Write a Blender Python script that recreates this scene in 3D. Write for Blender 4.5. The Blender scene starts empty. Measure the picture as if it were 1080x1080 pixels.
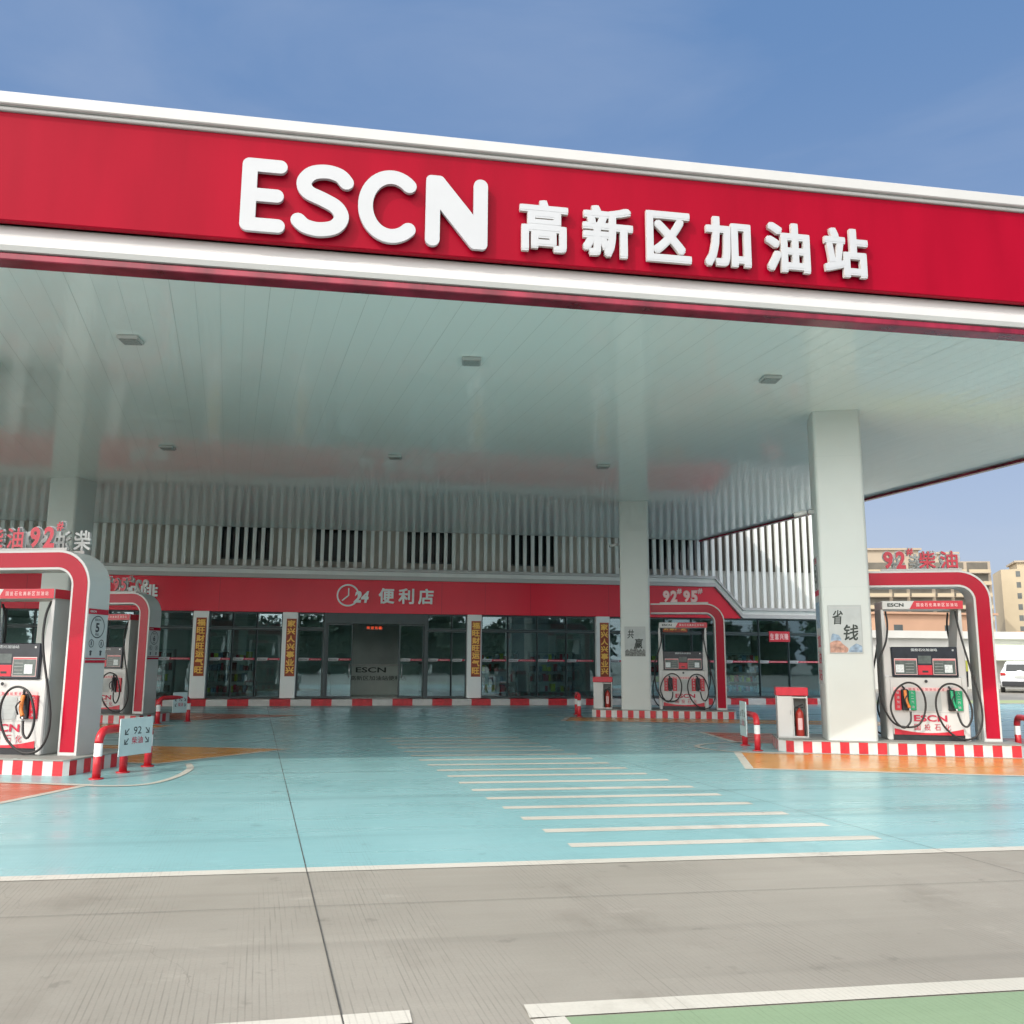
import bpy, math, random
from mathutils import Matrix, Vector
random.seed(7)
sc = bpy.context.scene
COL = sc.collection
R_ = math.radians

# ------------------------------------------------------------------ materials
def new_mat(name):
    m = bpy.data.materials.new(name); m.use_nodes = True
    nt = m.node_tree; b = nt.nodes.get('Principled BSDF')
    return m, nt, b

def mat(name, col, rough=0.5, metal=0.0, var=0.06, scale=3.0, bump=0.0, bscale=40.0, coat=0.0, crough=0.05, spec=0.5, stretch=(1, 1, 1), rvar=0.0, emit=0.0):
    m, nt, b = new_mat(name)
    N, L = nt.nodes, nt.links
    tc = N.new('ShaderNodeTexCoord'); mp = N.new('ShaderNodeMapping')
    mp.inputs['Scale'].default_value = stretch
    L.new(tc.outputs['Object'], mp.inputs['Vector'])
    no = N.new('ShaderNodeTexNoise'); no.inputs['Scale'].default_value = scale; no.inputs['Detail'].default_value = 5
    L.new(mp.outputs[0], no.inputs['Vector'])
    rp = N.new('ShaderNodeValToRGB')
    rp.color_ramp.elements[0].position = 0.3; rp.color_ramp.elements[1].position = 0.7
    rp.color_ramp.elements[0].color = tuple(c * (1 - var) for c in col) + (1,)
    rp.color_ramp.elements[1].color = tuple(min(1, c * (1 + var)) for c in col) + (1,)
    L.new(no.outputs['Fac'], rp.inputs[0]); L.new(rp.outputs[0], b.inputs['Base Color'])
    b.inputs['Roughness'].default_value = rough; b.inputs['Metallic'].default_value = metal
    b.inputs['Coat Weight'].default_value = coat; b.inputs['Coat Roughness'].default_value = crough
    b.inputs['Specular IOR Level'].default_value = spec
    if rvar:
        mr = N.new('ShaderNodeMapRange'); mr.inputs[3].default_value = max(0.02, rough - rvar); mr.inputs[4].default_value = rough + rvar
        L.new(no.outputs['Fac'], mr.inputs[0]); L.new(mr.outputs[0], b.inputs['Roughness'])
    if bump:
        n2 = N.new('ShaderNodeTexNoise'); n2.inputs['Scale'].default_value = bscale; n2.inputs['Detail'].default_value = 3
        L.new(mp.outputs[0], n2.inputs['Vector'])
        bp = N.new('ShaderNodeBump'); bp.inputs['Strength'].default_value = bump; bp.inputs['Distance'].default_value = 0.02
        L.new(n2.outputs['Fac'], bp.inputs['Height']); L.new(bp.outputs[0], b.inputs['Normal'])
        if coat: L.new(bp.outputs[0], b.inputs['Coat Normal'])
    if emit:
        b.inputs['Emission Color'].default_value = col + (1,); b.inputs['Emission Strength'].default_value = emit
    return m

def floor_mat(name, c1, c2, rough, groove=0.25, stain=(0.5, 0.47, 0.44), stain_amt=0.25, gloss_var=0.08, fine=1.0, spec=0.5, streak=0.0):
    """poured concrete / epoxy: broad blotches, streaks, fine speckle and tined grooves in patches"""
    m, nt, b = new_mat(name); N, L = nt.nodes, nt.links
    geo = N.new('ShaderNodeNewGeometry')
    def noise(scale, st=(1, 1, 1), detail=4, rough=0.55):
        mp = N.new('ShaderNodeMapping'); mp.inputs['Scale'].default_value = st
        L.new(geo.outputs['Position'], mp.inputs['Vector'])
        n = N.new('ShaderNodeTexNoise'); n.inputs['Scale'].default_value = scale; n.inputs['Detail'].default_value = detail
        n.inputs['Roughness'].default_value = rough
        L.new(mp.outputs[0], n.inputs['Vector']); return n.outputs['Fac']
    def math_(op, a, bb=None, clamp=False):
        x = N.new('ShaderNodeMath'); x.operation = op; x.use_clamp = clamp
        for i, v in enumerate((a, bb)):
            if v is None: continue
            if isinstance(v, (int, float)): x.inputs[i].default_value = v
            else: L.new(v, x.inputs[i])
        return x.outputs[0]
    def ramp(v, p0, p1):
        x = N.new('ShaderNodeMapRange'); x.inputs[1].default_value = p0; x.inputs[2].default_value = p1
        L.new(v, x.inputs[0]); return x.outputs[0]
    def mix(f, a, bb):
        x = N.new('ShaderNodeMix'); x.data_type = 'RGBA'
        if isinstance(f, (int, float)): x.inputs[0].default_value = f
        else: L.new(f, x.inputs[0])
        for i, v in ((6, a), (7, bb)):
            if isinstance(v, tuple): x.inputs[i].default_value = v + (1,)
            else: L.new(v, x.inputs[i])
        return x.outputs[2]
    broad = ramp(noise(0.35, detail=6), 0.35, 0.65)
    streaks = ramp(noise(1.0, (0.22, 2.6, 1), 5), 0.3, 0.72)
    col = mix(broad, c1, c2)
    col = mix(math_('MULTIPLY', streaks, 0.35), col, tuple(x * 0.82 for x in c1))
    st = ramp(noise(0.9, (1, 0.6, 1), 7, 0.65), 0.56, 0.72)
    col = mix(math_('MULTIPLY', st, stain_amt), col, tuple(x * y for x, y in zip(c1, stain)))
    if streak:
        # faint tyre tracks that cross the slab
        wv = N.new('ShaderNodeTexNoise'); mp = N.new('ShaderNodeMapping'); mp.inputs['Rotation'].default_value = (0, 0, R_(12)); mp.inputs['Scale'].default_value = (0.05, 1.6, 1)
        L.new(geo.outputs['Position'], mp.inputs['Vector']); L.new(mp.outputs[0], wv.inputs['Vector']); wv.inputs['Scale'].default_value = 1.3; wv.inputs['Detail'].default_value = 3
        col = mix(math_('MULTIPLY', ramp(wv.outputs['Fac'], 0.58, 0.68), streak), col, tuple(x * 0.6 for x in c1))
    spots = ramp(noise(2.6, (1, 1, 1), 9, 0.62), 0.635, 0.70)
    col = mix(math_('MULTIPLY', spots, 0.42), col, tuple(x * 0.38 for x in c1))
    pale = ramp(noise(1.7, (0.8, 1.4, 1), 8, 0.7), 0.60, 0.74)
    col = mix(math_('MULTIPLY', pale, 0.3), col, tuple(min(1, x * 1.35 + 0.03) for x in c2))
    vo = N.new('ShaderNodeTexVoronoi'); vo.feature = 'DISTANCE_TO_EDGE'; vo.inputs['Scale'].default_value = 0.16
    dn = N.new('ShaderNodeTexNoise'); dn.inputs['Scale'].default_value = 1.3; dn.inputs['Detail'].default_value = 6; L.new(geo.outputs['Position'], dn.inputs['Vector'])
    va = N.new('ShaderNodeVectorMath'); va.operation = 'MULTIPLY_ADD'; va.inputs[1].default_value = (1.6, 1.6, 0); L.new(dn.outputs['Color'], va.inputs[0]); L.new(geo.outputs['Position'], va.inputs[2]); L.new(va.outputs[0], vo.inputs['Vector'])
    crack = math_('MULTIPLY', math_('LESS_THAN', vo.outputs['Distance'], 0.0011), ramp(noise(0.5), 0.45, 0.6))
    col = mix(math_('MULTIPLY', crack, 0.45), col, tuple(x * 0.3 for x in c1))
    speck = ramp(noise(60 * fine, detail=2), 0.4, 0.75)
    col = mix(math_('MULTIPLY', speck, 0.16), col, tuple(x * 0.6 for x in c1))
    # tined grooves running away from the road, present in patches only
    sx = N.new('ShaderNodeSeparateXYZ'); L.new(geo.outputs['Position'], sx.inputs[0])
    gx = math_('ADD', sx.outputs[0], math_('MULTIPLY', sx.outputs[1], 0.1))
    gx = math_('ADD', gx, math_('MULTIPLY', noise(0.5, detail=1), 0.03))
    fr = math_('FRACT', math_('MULTIPLY', gx, 31.0))
    line = math_('LESS_THAN', fr, 0.22)
    patch = ramp(noise(0.9, (1.5, 0.22, 1), 2), 0.42, 0.55)
    patch2 = ramp(noise(7, (4, 0.10, 1), 4), 0.36, 0.62)
    lp = math_('MULTIPLY', math_('MULTIPLY', line, patch), patch2)
    col = mix(math_('MULTIPLY', lp, groove), col, tuple(x * 0.3 for x in c1))
    L.new(col, b.inputs['Base Color'])
    rr = N.new('ShaderNodeMapRange'); rr.inputs[3].default_value = rough - gloss_var; rr.inputs[4].default_value = rough + gloss_var
    L.new(streaks, rr.inputs[0]); L.new(rr.outputs[0], b.inputs['Roughness'])
    b.inputs['Specular IOR Level'].default_value = spec
    bp = N.new('ShaderNodeBump'); bp.inputs['Strength'].default_value = 0.22; bp.inputs['Distance'].default_value = 0.01
    h = math_('SUBTRACT', math_('ADD', math_('MULTIPLY', noise(22, detail=4), 0.25), math_('MULTIPLY', noise(1.2, (0.5, 2.5, 1)), 0.9)), math_('MULTIPLY', lp, 0.25))
    L.new(h, bp.inputs['Height']); L.new(bp.outputs[0], b.inputs['Normal'])
    return m

M = {}
M['concrete'] = floor_mat('grey_concrete', (0.238, 0.225, 0.192), (0.31, 0.294, 0.255), 0.6, groove=0.34, streak=0.28, stain_amt=0.42)
M['blue_epoxy'] = floor_mat('blue_epoxy_paint', (0.215, 0.42, 0.44), (0.265, 0.48, 0.50), 0.30, spec=0.4, groove=0.2, stain=(0.6, 0.72, 0.72), stain_amt=0.45, streak=0.4)
M['orange_epoxy'] = floor_mat('orange_epoxy_paint', (0.56, 0.245, 0.045), (0.66, 0.31, 0.07), 0.24, spec=0.25, groove=0.1)
M['red_epoxy'] = floor_mat('red_epoxy_paint', (0.44, 0.10, 0.05), (0.52, 0.14, 0.075), 0.3, spec=0.25, groove=0.25)
M['green_epoxy'] = floor_mat('green_epoxy_paint', (0.20, 0.29, 0.175), (0.25, 0.345, 0.215), 0.5, groove=0.25)
M['lawn_green'] = floor_mat('yellow_green_paint', (0.36, 0.42, 0.18), (0.42, 0.48, 0.25), 0.6, groove=0.0)
M['marking'] = floor_mat('white_floor_paint', (0.48, 0.47, 0.41), (0.60, 0.58, 0.52), 0.45, groove=0.3, stain_amt=0.6, streak=0.4)
M['joint'] = mat('dark_joint_sealant', (0.06, 0.06, 0.055), 0.8, var=0.3, scale=20)
M['fascia_red'] = mat('glossy_red_fascia', (0.29, 0.0015, 0.016), 0.4, var=0.10, scale=1.2, stretch=(1.6, 1, 0.25), spec=0.08, rvar=0.06, bump=0.05, bscale=1.0)
M['white_metal'] = mat('white_aluminium_panel', (0.49, 0.49, 0.48), 0.35, var=0.03, scale=2, bump=0.04, bscale=2)
M['column_white'] = mat('pale_column_cladding', (0.56, 0.595, 0.57), 0.32, var=0.03, scale=1.2, bump=0.03, bscale=2, rvar=0.05)
M['dark_red'] = mat('dark_red_trim', (0.22, 0.01, 0.03), 0.25, var=0.5, scale=2.2, stretch=(1, 1, 0.1))
M['seam'] = mat('panel_seam_grey', (0.50, 0.545, 0.525), 0.6)
M['slat'] = mat('pale_slat_aluminium', (0.82, 0.86, 0.84), 0.4, var=0.05, scale=1.0)
M['wall_beige'] = mat('beige_render', (0.66, 0.63, 0.57), 0.8, var=0.08, scale=1.5)
M['wall_white'] = mat('white_render', (0.56, 0.56, 0.53), 0.8, var=0.07, scale=0.8, stretch=(1, 1, 0.4))
M['frame_dark'] = mat('dark_window_frame', (0.035, 0.06, 0.065), 0.4, var=0.1)
M['black'] = mat('black_plastic', (0.018, 0.020, 0.024), 0.38, var=0.2, scale=20)
M['rubber'] = mat('black_rubber_hose', (0.02, 0.02, 0.02), 0.5, var=0.2, scale=30)
M['store_red'] = mat('store_red_band', (0.80, 0.02, 0.05), 0.26, var=0.12, scale=0.35, stretch=(1, 1, 0.2), coat=0.0, spec=0.3, bump=0.05, bscale=0.8)
M['arch_grey'] = mat('arch_grey_cladding', (0.50, 0.52, 0.50), 0.33, var=0.04, scale=1.5, rvar=0.05)
M['arch_red'] = mat('arch_red_panel', (0.40, 0.004, 0.024), 0.22, var=0.1, scale=0.8, coat=0.0, spec=0.25)
M['kerb_red'] = mat('kerb_red_paint', (0.55, 0.02, 0.03), 0.4, var=0.18, scale=9, bump=0.2)
M['kerb_white'] = mat('kerb_white_paint', (0.56, 0.56, 0.54), 0.45, var=0.08, scale=6, bump=0.2)
M['slab_grey'] = mat('island_slab_grey', (0.27, 0.28, 0.26), 0.6, var=0.12, scale=5, bump=0.1)
M['pipe_red'] = mat('red_pipe_enamel', (0.52, 0.02, 0.03), 0.3, var=0.12, scale=8)
M['pipe_white'] = mat('white_pipe_enamel', (0.74, 0.76, 0.75), 0.3, var=0.08, scale=8)
M['sign_face'] = mat('pale_grey_sign_face', (0.50, 0.60, 0.60), 0.35, var=0.06, scale=4)
M['sign_black'] = mat('black_sign_vinyl', (0.03, 0.035, 0.04), 0.5)
M['letter_white'] = mat('white_acrylic_letter', (0.43, 0.445, 0.465), 0.35, var=0.02)
M['letter_red'] = mat('red_acrylic_letter', (0.50, 0.015, 0.04), 0.3, var=0.1, scale=4)
M['sign_white'] = mat('store_sign_white', (0.85, 0.86, 0.86), 0.35)
M['letter_side'] = mat('grey_letter_return', (0.50, 0.48, 0.46), 0.5)
M['body_white'] = mat('dispenser_white_enamel', (0.57, 0.57, 0.555), 0.28, var=0.03, scale=2)
M['body_grey'] = mat('dispenser_grey_panel', (0.40, 0.42, 0.41), 0.35, var=0.06, scale=3)
M['panel_navy'] = mat('display_dark_plastic', (0.02, 0.025, 0.035), 0.22, var=0.2, scale=8)
M['lcd'] = mat('display_lcd_grey', (0.10, 0.125, 0.12), 0.2, var=0.25, scale=14)
M['lcd_light'] = mat('display_sticker_white', (0.6, 0.65, 0.66), 0.4, var=0.25, scale=40)
M['red_plastic'] = mat('red_plastic', (0.55, 0.02, 0.04), 0.32, var=0.1, scale=6)
M['green_plastic'] = mat('green_plastic', (0.01, 0.30, 0.13), 0.32, var=0.1, scale=6)
M['orange_plastic'] = mat('orange_nozzle_sleeve', (0.70, 0.22, 0.04), 0.4, var=0.1, scale=10)
M['steel'] = mat('steel_spout', (0.45, 0.46, 0.47), 0.3, metal=0.8)
M['yellow'] = mat('yellow_plastic', (0.65, 0.68, 0.08), 0.4)
M['couplet'] = mat('dark_red_couplet_paper', (0.34, 0.06, 0.02), 0.5, var=0.35, scale=9)
M['gold'] = mat('gold_foil_text', (0.95, 0.55, 0.10), 0.4, var=0.1)
M['poster'] = mat('poster_paper', (0.43, 0.46, 0.455), 0.5, var=0.07, scale=5)
M['ink'] = mat('black_ink', (0.03, 0.04, 0.035), 0.6)
M['skin_print'] = mat('printed_hands', (0.42, 0.24, 0.18), 0.6, var=0.45, scale=14)
M['blue_print'] = mat('printed_blue_wash', (0.25, 0.34, 0.44), 0.6, var=0.4, scale=12)
M['grey_print'] = mat('printed_grey_skyline', (0.18, 0.19, 0.18), 0.6, var=0.6, scale=25)
M['red_text'] = mat('red_vinyl_text', (0.50, 0.02, 0.06), 0.5)
M['pink_text'] = mat('pale_pink_text', (0.78, 0.52, 0.51), 0.5)
M['led_text'] = mat('lit_red_led', (0.9, 0.10, 0.03), 0.5, emit=1.3)
M['interior'] = mat('store_interior_wall', (0.62, 0.65, 0.62), 0.8, var=0.2, scale=0.7)
M['interior_floor'] = mat('store_floor_tile', (0.6, 0.6, 0.57), 0.3, var=0.1)
M['counter'] = mat('counter_grey_green', (0.42, 0.46, 0.42), 0.5, var=0.05)
M['goods'] = mat('shelf_goods_mixed', (0.25, 0.18, 0.14), 0.6, var=0.9, scale=6)
M['ext_red'] = mat('extinguisher_red', (0.40, 0.04, 0.03), 0.3, var=0.08, scale=5)
M['cab_inside'] = mat('cabinet_inside_grey', (0.25, 0.28, 0.28), 0.6)
M['car_paint'] = mat('white_car_paint', (0.75, 0.77, 0.80), 0.25, var=0.01, coat=0.7)
M['car_glass'] = mat('tinted_car_glass', (0.015, 0.02, 0.022), 0.06)
M['tyre'] = mat('tyre_rubber', (0.02, 0.02, 0.02), 0.8)
M['lamp_red'] = mat('tail_lamp_red', (0.35, 0.02, 0.02), 0.2)
M['apt_cream'] = mat('apartment_cream', (0.34, 0.285, 0.22), 0.85, var=0.06, scale=0.3)
M['apt_yellow'] = mat('apartment_yellow', (0.40, 0.335, 0.235), 0.85, var=0.05, scale=0.3)
M['apt_brown'] = mat('apartment_brown', (0.12, 0.11, 0.09), 0.8, var=0.2, scale=0.5)
M['apt_glass'] = mat('apartment_window_glass', (0.07, 0.08, 0.08), 0.3, var=0.4, scale=0.5)
M['low_orange'] = mat('low_orange_render', (0.44, 0.27, 0.18), 0.85, var=0.06, scale=0.4)
M['awning'] = mat('pale_green_awning', (0.70, 0.76, 0.62), 0.7)
M['leaf'] = mat('dark_tree_leaf', (0.05, 0.085, 0.035), 0.6, var=0.5, scale=0.4)
M['lens'] = mat('downlight_lens', (0.28, 0.31, 0.30), 0.35, var=0.25, scale=30)

# reflective ceiling lining with a slight waviness
def ceiling_mat():
    m, nt, b = new_mat('ceiling_lining'); N, L = nt.nodes, nt.links
    geo = N.new('ShaderNodeNewGeometry')
    b.inputs['Base Color'].default_value = (0.53, 0.60, 0.565, 1)
    no = N.new('ShaderNodeTexNoise'); no.inputs['Scale'].default_value = 0.25
    L.new(geo.outputs['Position'], no.inputs['Vector'])
    rp = N.new('ShaderNodeValToRGB'); rp.color_ramp.elements[0].color = (0.76, 0.84, 0.81, 1); rp.color_ramp.elements[1].color = (0.82, 0.87, 0.85, 1)
    L.new(no.outputs['Fac'], rp.inputs[0]); L.new(rp.outputs[0], b.inputs['Base Color'])
    b.inputs['Roughness'].default_value = 0.45
    b.inputs['Coat Weight'].default_value = 0.65; b.inputs['Coat Roughness'].default_value = 0.08; b.inputs['Coat IOR'].default_value = 1.8
    mp = N.new('ShaderNodeMapping'); mp.inputs['Scale'].default_value = (3.2, 0.5, 1); mp.inputs['Rotation'].default_value = (0, 0, R_(-7))
    L.new(geo.outputs['Position'], mp.inputs['Vector'])
    n2 = N.new('ShaderNodeTexNoise'); n2.inputs['Scale'].default_value = 1.6; n2.inputs['Detail'].default_value = 2
    L.new(mp.outputs[0], n2.inputs['Vector'])
    bp = N.new('ShaderNodeBump'); bp.inputs['Strength'].default_value = 0.35; bp.inputs['Distance'].default_value = 0.012
    L.new(n2.outputs['Fac'], bp.inputs['Height']); L.new(bp.outputs[0], b.inputs['Coat Normal']); L.new(bp.outputs[0], b.inputs['Normal'])
    return m
M['ceiling'] = ceiling_mat()

def glass_mat(name, tint, refl=1.0, ior=1.52):
    m = bpy.data.materials.new(name); m.use_nodes = True; nt = m.node_tree; N, L = nt.nodes, nt.links
    for n in list(N): N.remove(n)
    out = N.new('ShaderNodeOutputMaterial'); mx = N.new('ShaderNodeMixShader')
    tr = N.new('ShaderNodeBsdfTransparent'); tr.inputs[0].default_value = tint + (1,)
    gl = N.new('ShaderNodeBsdfGlossy'); gl.inputs['Roughness'].default_value = 0.015; gl.inputs['Color'].default_value = (0.75, 0.92, 1.0, 1)
    lw = N.new('ShaderNodeFresnel'); lw.inputs['IOR'].default_value = ior
    ml = N.new('ShaderNodeMath'); ml.operation = 'MULTIPLY_ADD'; ml.inputs[1].default_value = refl; ml.inputs[2].default_value = 0.05
    tc = N.new('ShaderNodeNewGeometry'); no = N.new('ShaderNodeTexNoise'); no.inputs['Scale'].default_value = 0.7
    bp = N.new('ShaderNodeBump'); bp.inputs['Strength'].default_value = 0.1; bp.inputs['Distance'].default_value = 0.01
    L.new(tc.outputs['Position'], no.inputs['Vector']); L.new(no.outputs['Fac'], bp.inputs['Height']); L.new(bp.outputs[0], gl.inputs['Normal'])
    L.new(lw.outputs[0], ml.inputs[0]); L.new(ml.outputs[0], mx.inputs[0]); L.new(tr.outputs[0], mx.inputs[1]); L.new(gl.outputs[0], mx.inputs[2])
    L.new(mx.outputs[0], out.inputs[0]); return m
M['glass'] = glass_mat('storefront_glass', (0.68, 0.80, 0.80), 1.2)

# ------------------------------------------------------------------ mesh helpers
class MB:
    def __init__(s): s.v = []; s.f = []; s.m = []; s.mats = []; s.sm = []
    def mi(s, m):
        if m not in s.mats: s.mats.append(m)
        return s.mats.index(m)
    def face(s, pts, m, smooth=False):
        i = len(s.v); s.v += [tuple(p) for p in pts]; s.f.append(tuple(range(i, i + len(pts)))); s.m.append(s.mi(m)); s.sm.append(smooth)
    def box(s, x0, x1, y0, y1, z0, z1, m, bev=0.0):
        i = len(s.v)
        if bev <= 0:
            s.v += [(x0, y0, z0), (x1, y0, z0), (x1, y1, z0), (x0, y1, z0), (x0, y0, z1), (x1, y0, z1), (x1, y1, z1), (x0, y1, z1)]
            for f in ((0, 3, 2, 1), (4, 5, 6, 7), (0, 1, 5, 4), (1, 2, 6, 5), (2, 3, 7, 6), (3, 0, 4, 7)):
                s.f.append(tuple(i + k for k in f)); s.m.append(s.mi(m)); s.sm.append(False)
        else:
            b = min(bev, (x1 - x0) / 2.2, (y1 - y0) / 2.2, (z1 - z0) / 2.2)
            s.prism([(x0 + b, y0), (x1 - b, y0), (x1, y0 + b), (x1, y1 - b), (x1 - b, y1), (x0 + b, y1), (x0, y1 - b), (x0, y0 + b)], z0, z1, m, cap=b)
    def prism(s, poly, z0, z1, m, cap=0.0, axis='z', top=None):
        """poly: 2D outline (ccw) extruded; axis 'z': (x,y)->z ; axis 'y': (x,z) extruded along y"""
        def P(a, b, c):
            if axis == 'z': return (a, b, c)
            if axis == 'y': return (a, c, b)
            return (c, a, b)
        n = len(poly); i = len(s.v)
        cx = sum(p[0] for p in poly) / n; cy = sum(p[1] for p in poly) / n
        rings = [(0, z0), (0, z1)]
        if cap > 0:
            rings = [(cap, z0), (0, z0 + cap), (0, z1 - cap), (cap, z1)]
        for ins, z in rings:
            for (a, b) in poly:
                if ins:
                    da, db = cx - a, cy - b
                    a2 = a + math.copysign(min(ins, abs(da)), da); b2 = b + math.copysign(min(ins, abs(db)), db)
                else: a2, b2 = a, b
                s.v.append(P(a2, b2, z))
        mm = s.mi(m); mt = s.mi(top) if top else mm
        for r in range(len(rings) - 1):
            for k in range(n):
                k2 = (k + 1) % n
                s.f.append((i + r * n + k, i + r * n + k2, i + (r + 1) * n + k2, i + (r + 1) * n + k)); s.m.append(mm); s.sm.append(False)
        s.f.append(tuple(i + k for k in reversed(range(n)))); s.m.append(mm); s.sm.append(False)
        l = (len(rings) - 1) * n
        s.f.append(tuple(i + l + k for k in range(n))); s.m.append(mt); s.sm.append(False)
    def tube(s, path, r, m, seg=10, closed=False, rs=None):
        path = [Vector(p) for p in path]; n = len(path); i0 = len(s.v); mm = s.mi(m)
        up = None
        for k in range(n):
            a = path[max(0, k - 1)]; b = path[min(n - 1, k + 1)]
            t = (b - a).normalized()
            if up is None:
                up = Vector((0, 0, 1)) if abs(t.z) < 0.9 else Vector((1, 0, 0))
            up = (up - t * up.dot(t)).normalized(); sd = t.cross(up)
            rr = rs[k] if rs else r
            for j in range(seg):
                an = 2 * math.pi * j / seg
                s.v.append(tuple(path[k] + (up * math.cos(an) + sd * math.sin(an)) * rr))
        for k in range(n - 1):
            for j in range(seg):
                j2 = (j + 1) % seg
                s.f.append((i0 + k * seg + j, i0 + k * seg + j2, i0 + (k + 1) * seg + j2, i0 + (k + 1) * seg + j)); s.m.append(mm); s.sm.append(True)
        s.f.append(tuple(i0 + j for j in reversed(range(seg)))); s.m.append(mm); s.sm.append(False)
        s.f.append(tuple(i0 + (n - 1) * seg + j for j in range(seg))); s.m.append(mm); s.sm.append(False)
    def build(s, name, parent=None, matrix=None, fix=True):
        me = bpy.data.meshes.new(name); me.from_pydata(s.v, [], s.f)
        for m in s.mats: me.materials.append(M[m])
        for p, mi, sm in zip(me.polygons, s.m, s.sm): p.material_index = mi; p.use_smooth = sm
        if fix:
            import bmesh
            bm = bmesh.new(); bm.from_mesh(me); bmesh.ops.remove_doubles(bm, verts=bm.verts, dist=1e-5)
            bmesh.ops.recalc_face_normals(bm, faces=bm.faces); bm.to_mesh(me); bm.free()
        me.update()
        o = bpy.data.objects.new(name, me); COL.objects.link(o)
        if parent: o.parent = parent
        if matrix is not None: o.matrix_local = matrix
        return o

def smooth_path(pts, n=6):
    pts = [Vector(p) for p in pts]; out = []
    for i in range(len(pts) - 1):
        p0 = pts[max(0, i - 1)]; p1 = pts[i]; p2 = pts[i + 1]; p3 = pts[min(len(pts) - 1, i + 2)]
        for k in range(n):
            t = k / n
            out.append(0.5 * ((2 * p1) + (p2 - p0) * t + (2 * p0 - 5 * p1 + 4 * p2 - p3) * t * t + (3 * p1 - p0 - 3 * p2 + p3) * t ** 3))
    out.append(pts[-1]); return out

def struct(o): o['kind'] = 'structure'; return o
def tag(o, label, cat, group=None):
    o['label'] = label; o['category'] = cat
    if group: o['group'] = group
    return o
def thing(name, label, cat, loc=(0, 0, 0), rz=0.0, group=None):
    o = bpy.data.objects.new(name, None); COL.objects.link(o); o.empty_display_size = 0.2
    o.location = loc; o.rotation_euler = (0, 0, rz)
    return tag(o, label, cat, group)

_tc = {}
def text_mesh(s, ext, off, shear=0.0):
    k = (s, ext, off, shear)
    if k in _tc: return _tc[k]
    cu = bpy.data.curves.new('t', 'FONT'); cu.body = s; cu.size = 1.0; cu.extrude = 0.0; cu.offset = off; cu.resolution_u = 3; cu.shear = shear
    ob = bpy.data.objects.new('t', cu); COL.objects.link(ob)
    dg = bpy.context.evaluated_depsgraph_get(); dg.update()
    me = bpy.data.meshes.new_from_object(ob.evaluated_get(dg))
    vs = [v.co.copy() for v in me.vertices]; fs = [tuple(p.vertices) for p in me.polygons]
    bpy.data.objects.remove(ob); bpy.data.curves.remove(cu); bpy.data.meshes.remove(me)
    # boundary edges, for the returns of thick letters
    cnt = {}
    for f in fs:
        for a, b in zip(f, f[1:] + f[:1]):
            cnt[(a, b)] = 1
    bd = [e for e in cnt if (e[1], e[0]) not in cnt]
    _tc[k] = (vs, fs, bd); return _tc[k]

def text_into(mb, s, m, x0, z0, w, h, y, ext=0.0, off=0.012, side=None, T=None, shear=0.0):
    """fit the text box exactly to x0..x0+w, z0..z0+h on the plane y, facing -Y; ext = depth of the letter"""
    cjk = any(ord(c_) > 0x2e00 for c_ in s)
    if cjk and off > 0.003:
        # heavier strokes: the same glyph laid down a few times, each copy a hair behind the last
        d = off * 1.05 * min(w / max(1, len(s)), h); k = 0
        st = 0.0006 if ext > 0 else 0.00015
        cps = ((0, 0), (1, .07), (-1, -.05), (.04, 1), (-.06, -1), (.93, .95), (-.95, .90), (.90, -.93), (-.91, -.96)) if off > 0.016 else ((0, 0), (.8, .5), (-.8, -.5))
        for (a_, b_) in cps:
            text_into(mb, s, m, x0 + d + a_ * d, z0 + d + b_ * d, w - 2 * d, h - 2 * d, y + k * st, max(0, ext - k * st), 0.0, side, T, shear); k += 1
        return
    if cjk: off = 0.0
    vs, fs, bd = text_mesh(s, 0, off, shear)
    if not vs: return
    ax = min(v.x for v in vs); bx = max(v.x for v in vs); ay = min(v.y for v in vs); by = max(v.y for v in vs)
    fx = w / max(1e-6, bx - ax); fy = h / max(1e-6, by - ay)
    i = len(mb.v); mm = mb.mi(m); ms = mb.mi(side or m)
    def add(yy):
        for v in vs:
            p = Vector((x0 + (v.x - ax) * fx, yy, z0 + (v.y - ay) * fy))
            mb.v.append(tuple(T @ p) if T else tuple(p))
    add(y)
    for f in fs: mb.f.append(tuple(i + k for k in f)); mb.m.append(mm); mb.sm.append(False)
    if ext > 0:
        j = len(mb.v); add(y + ext)
        for a, b in bd:
            mb.f.append((i + b, i + a, j + a, j + b)); mb.m.append(ms); mb.sm.append(False)

def rounded_poly(pts, seg=7):
    """pts: (x,y,r)"""
    out = []; n = len(pts)
    for i in range(n):
        p = Vector(pts[i][:2]); r = pts[i][2]
        a = Vector(pts[i - 1][:2]) - p; b = Vector(pts[(i + 1) % n][:2]) - p
        if r <= 0: out.append(tuple(p)); continue
        la, lb = a.length, b.length; a.normalize(); b.normalize()
        ang = a.angle(b); d = r / math.tan(ang / 2); d = min(d, la * 0.499, lb * 0.499); r = d * math.tan(ang / 2)
        c = p + (a + b).normalized() * (r / math.sin(ang / 2))
        p1 = p + a * d; p2 = p + b * d
        a1 = math.atan2(p1.y - c.y, p1.x - c.x); a2 = math.atan2(p2.y - c.y, p2.x - c.x)
        da = (a2 - a1 + math.pi) % (2 * math.pi) - math.pi
        for k in range(seg + 1):
            t = a1 + da * k / seg; out.append((c.x + r * math.cos(t), c.y + r * math.sin(t)))
    return out

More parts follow.
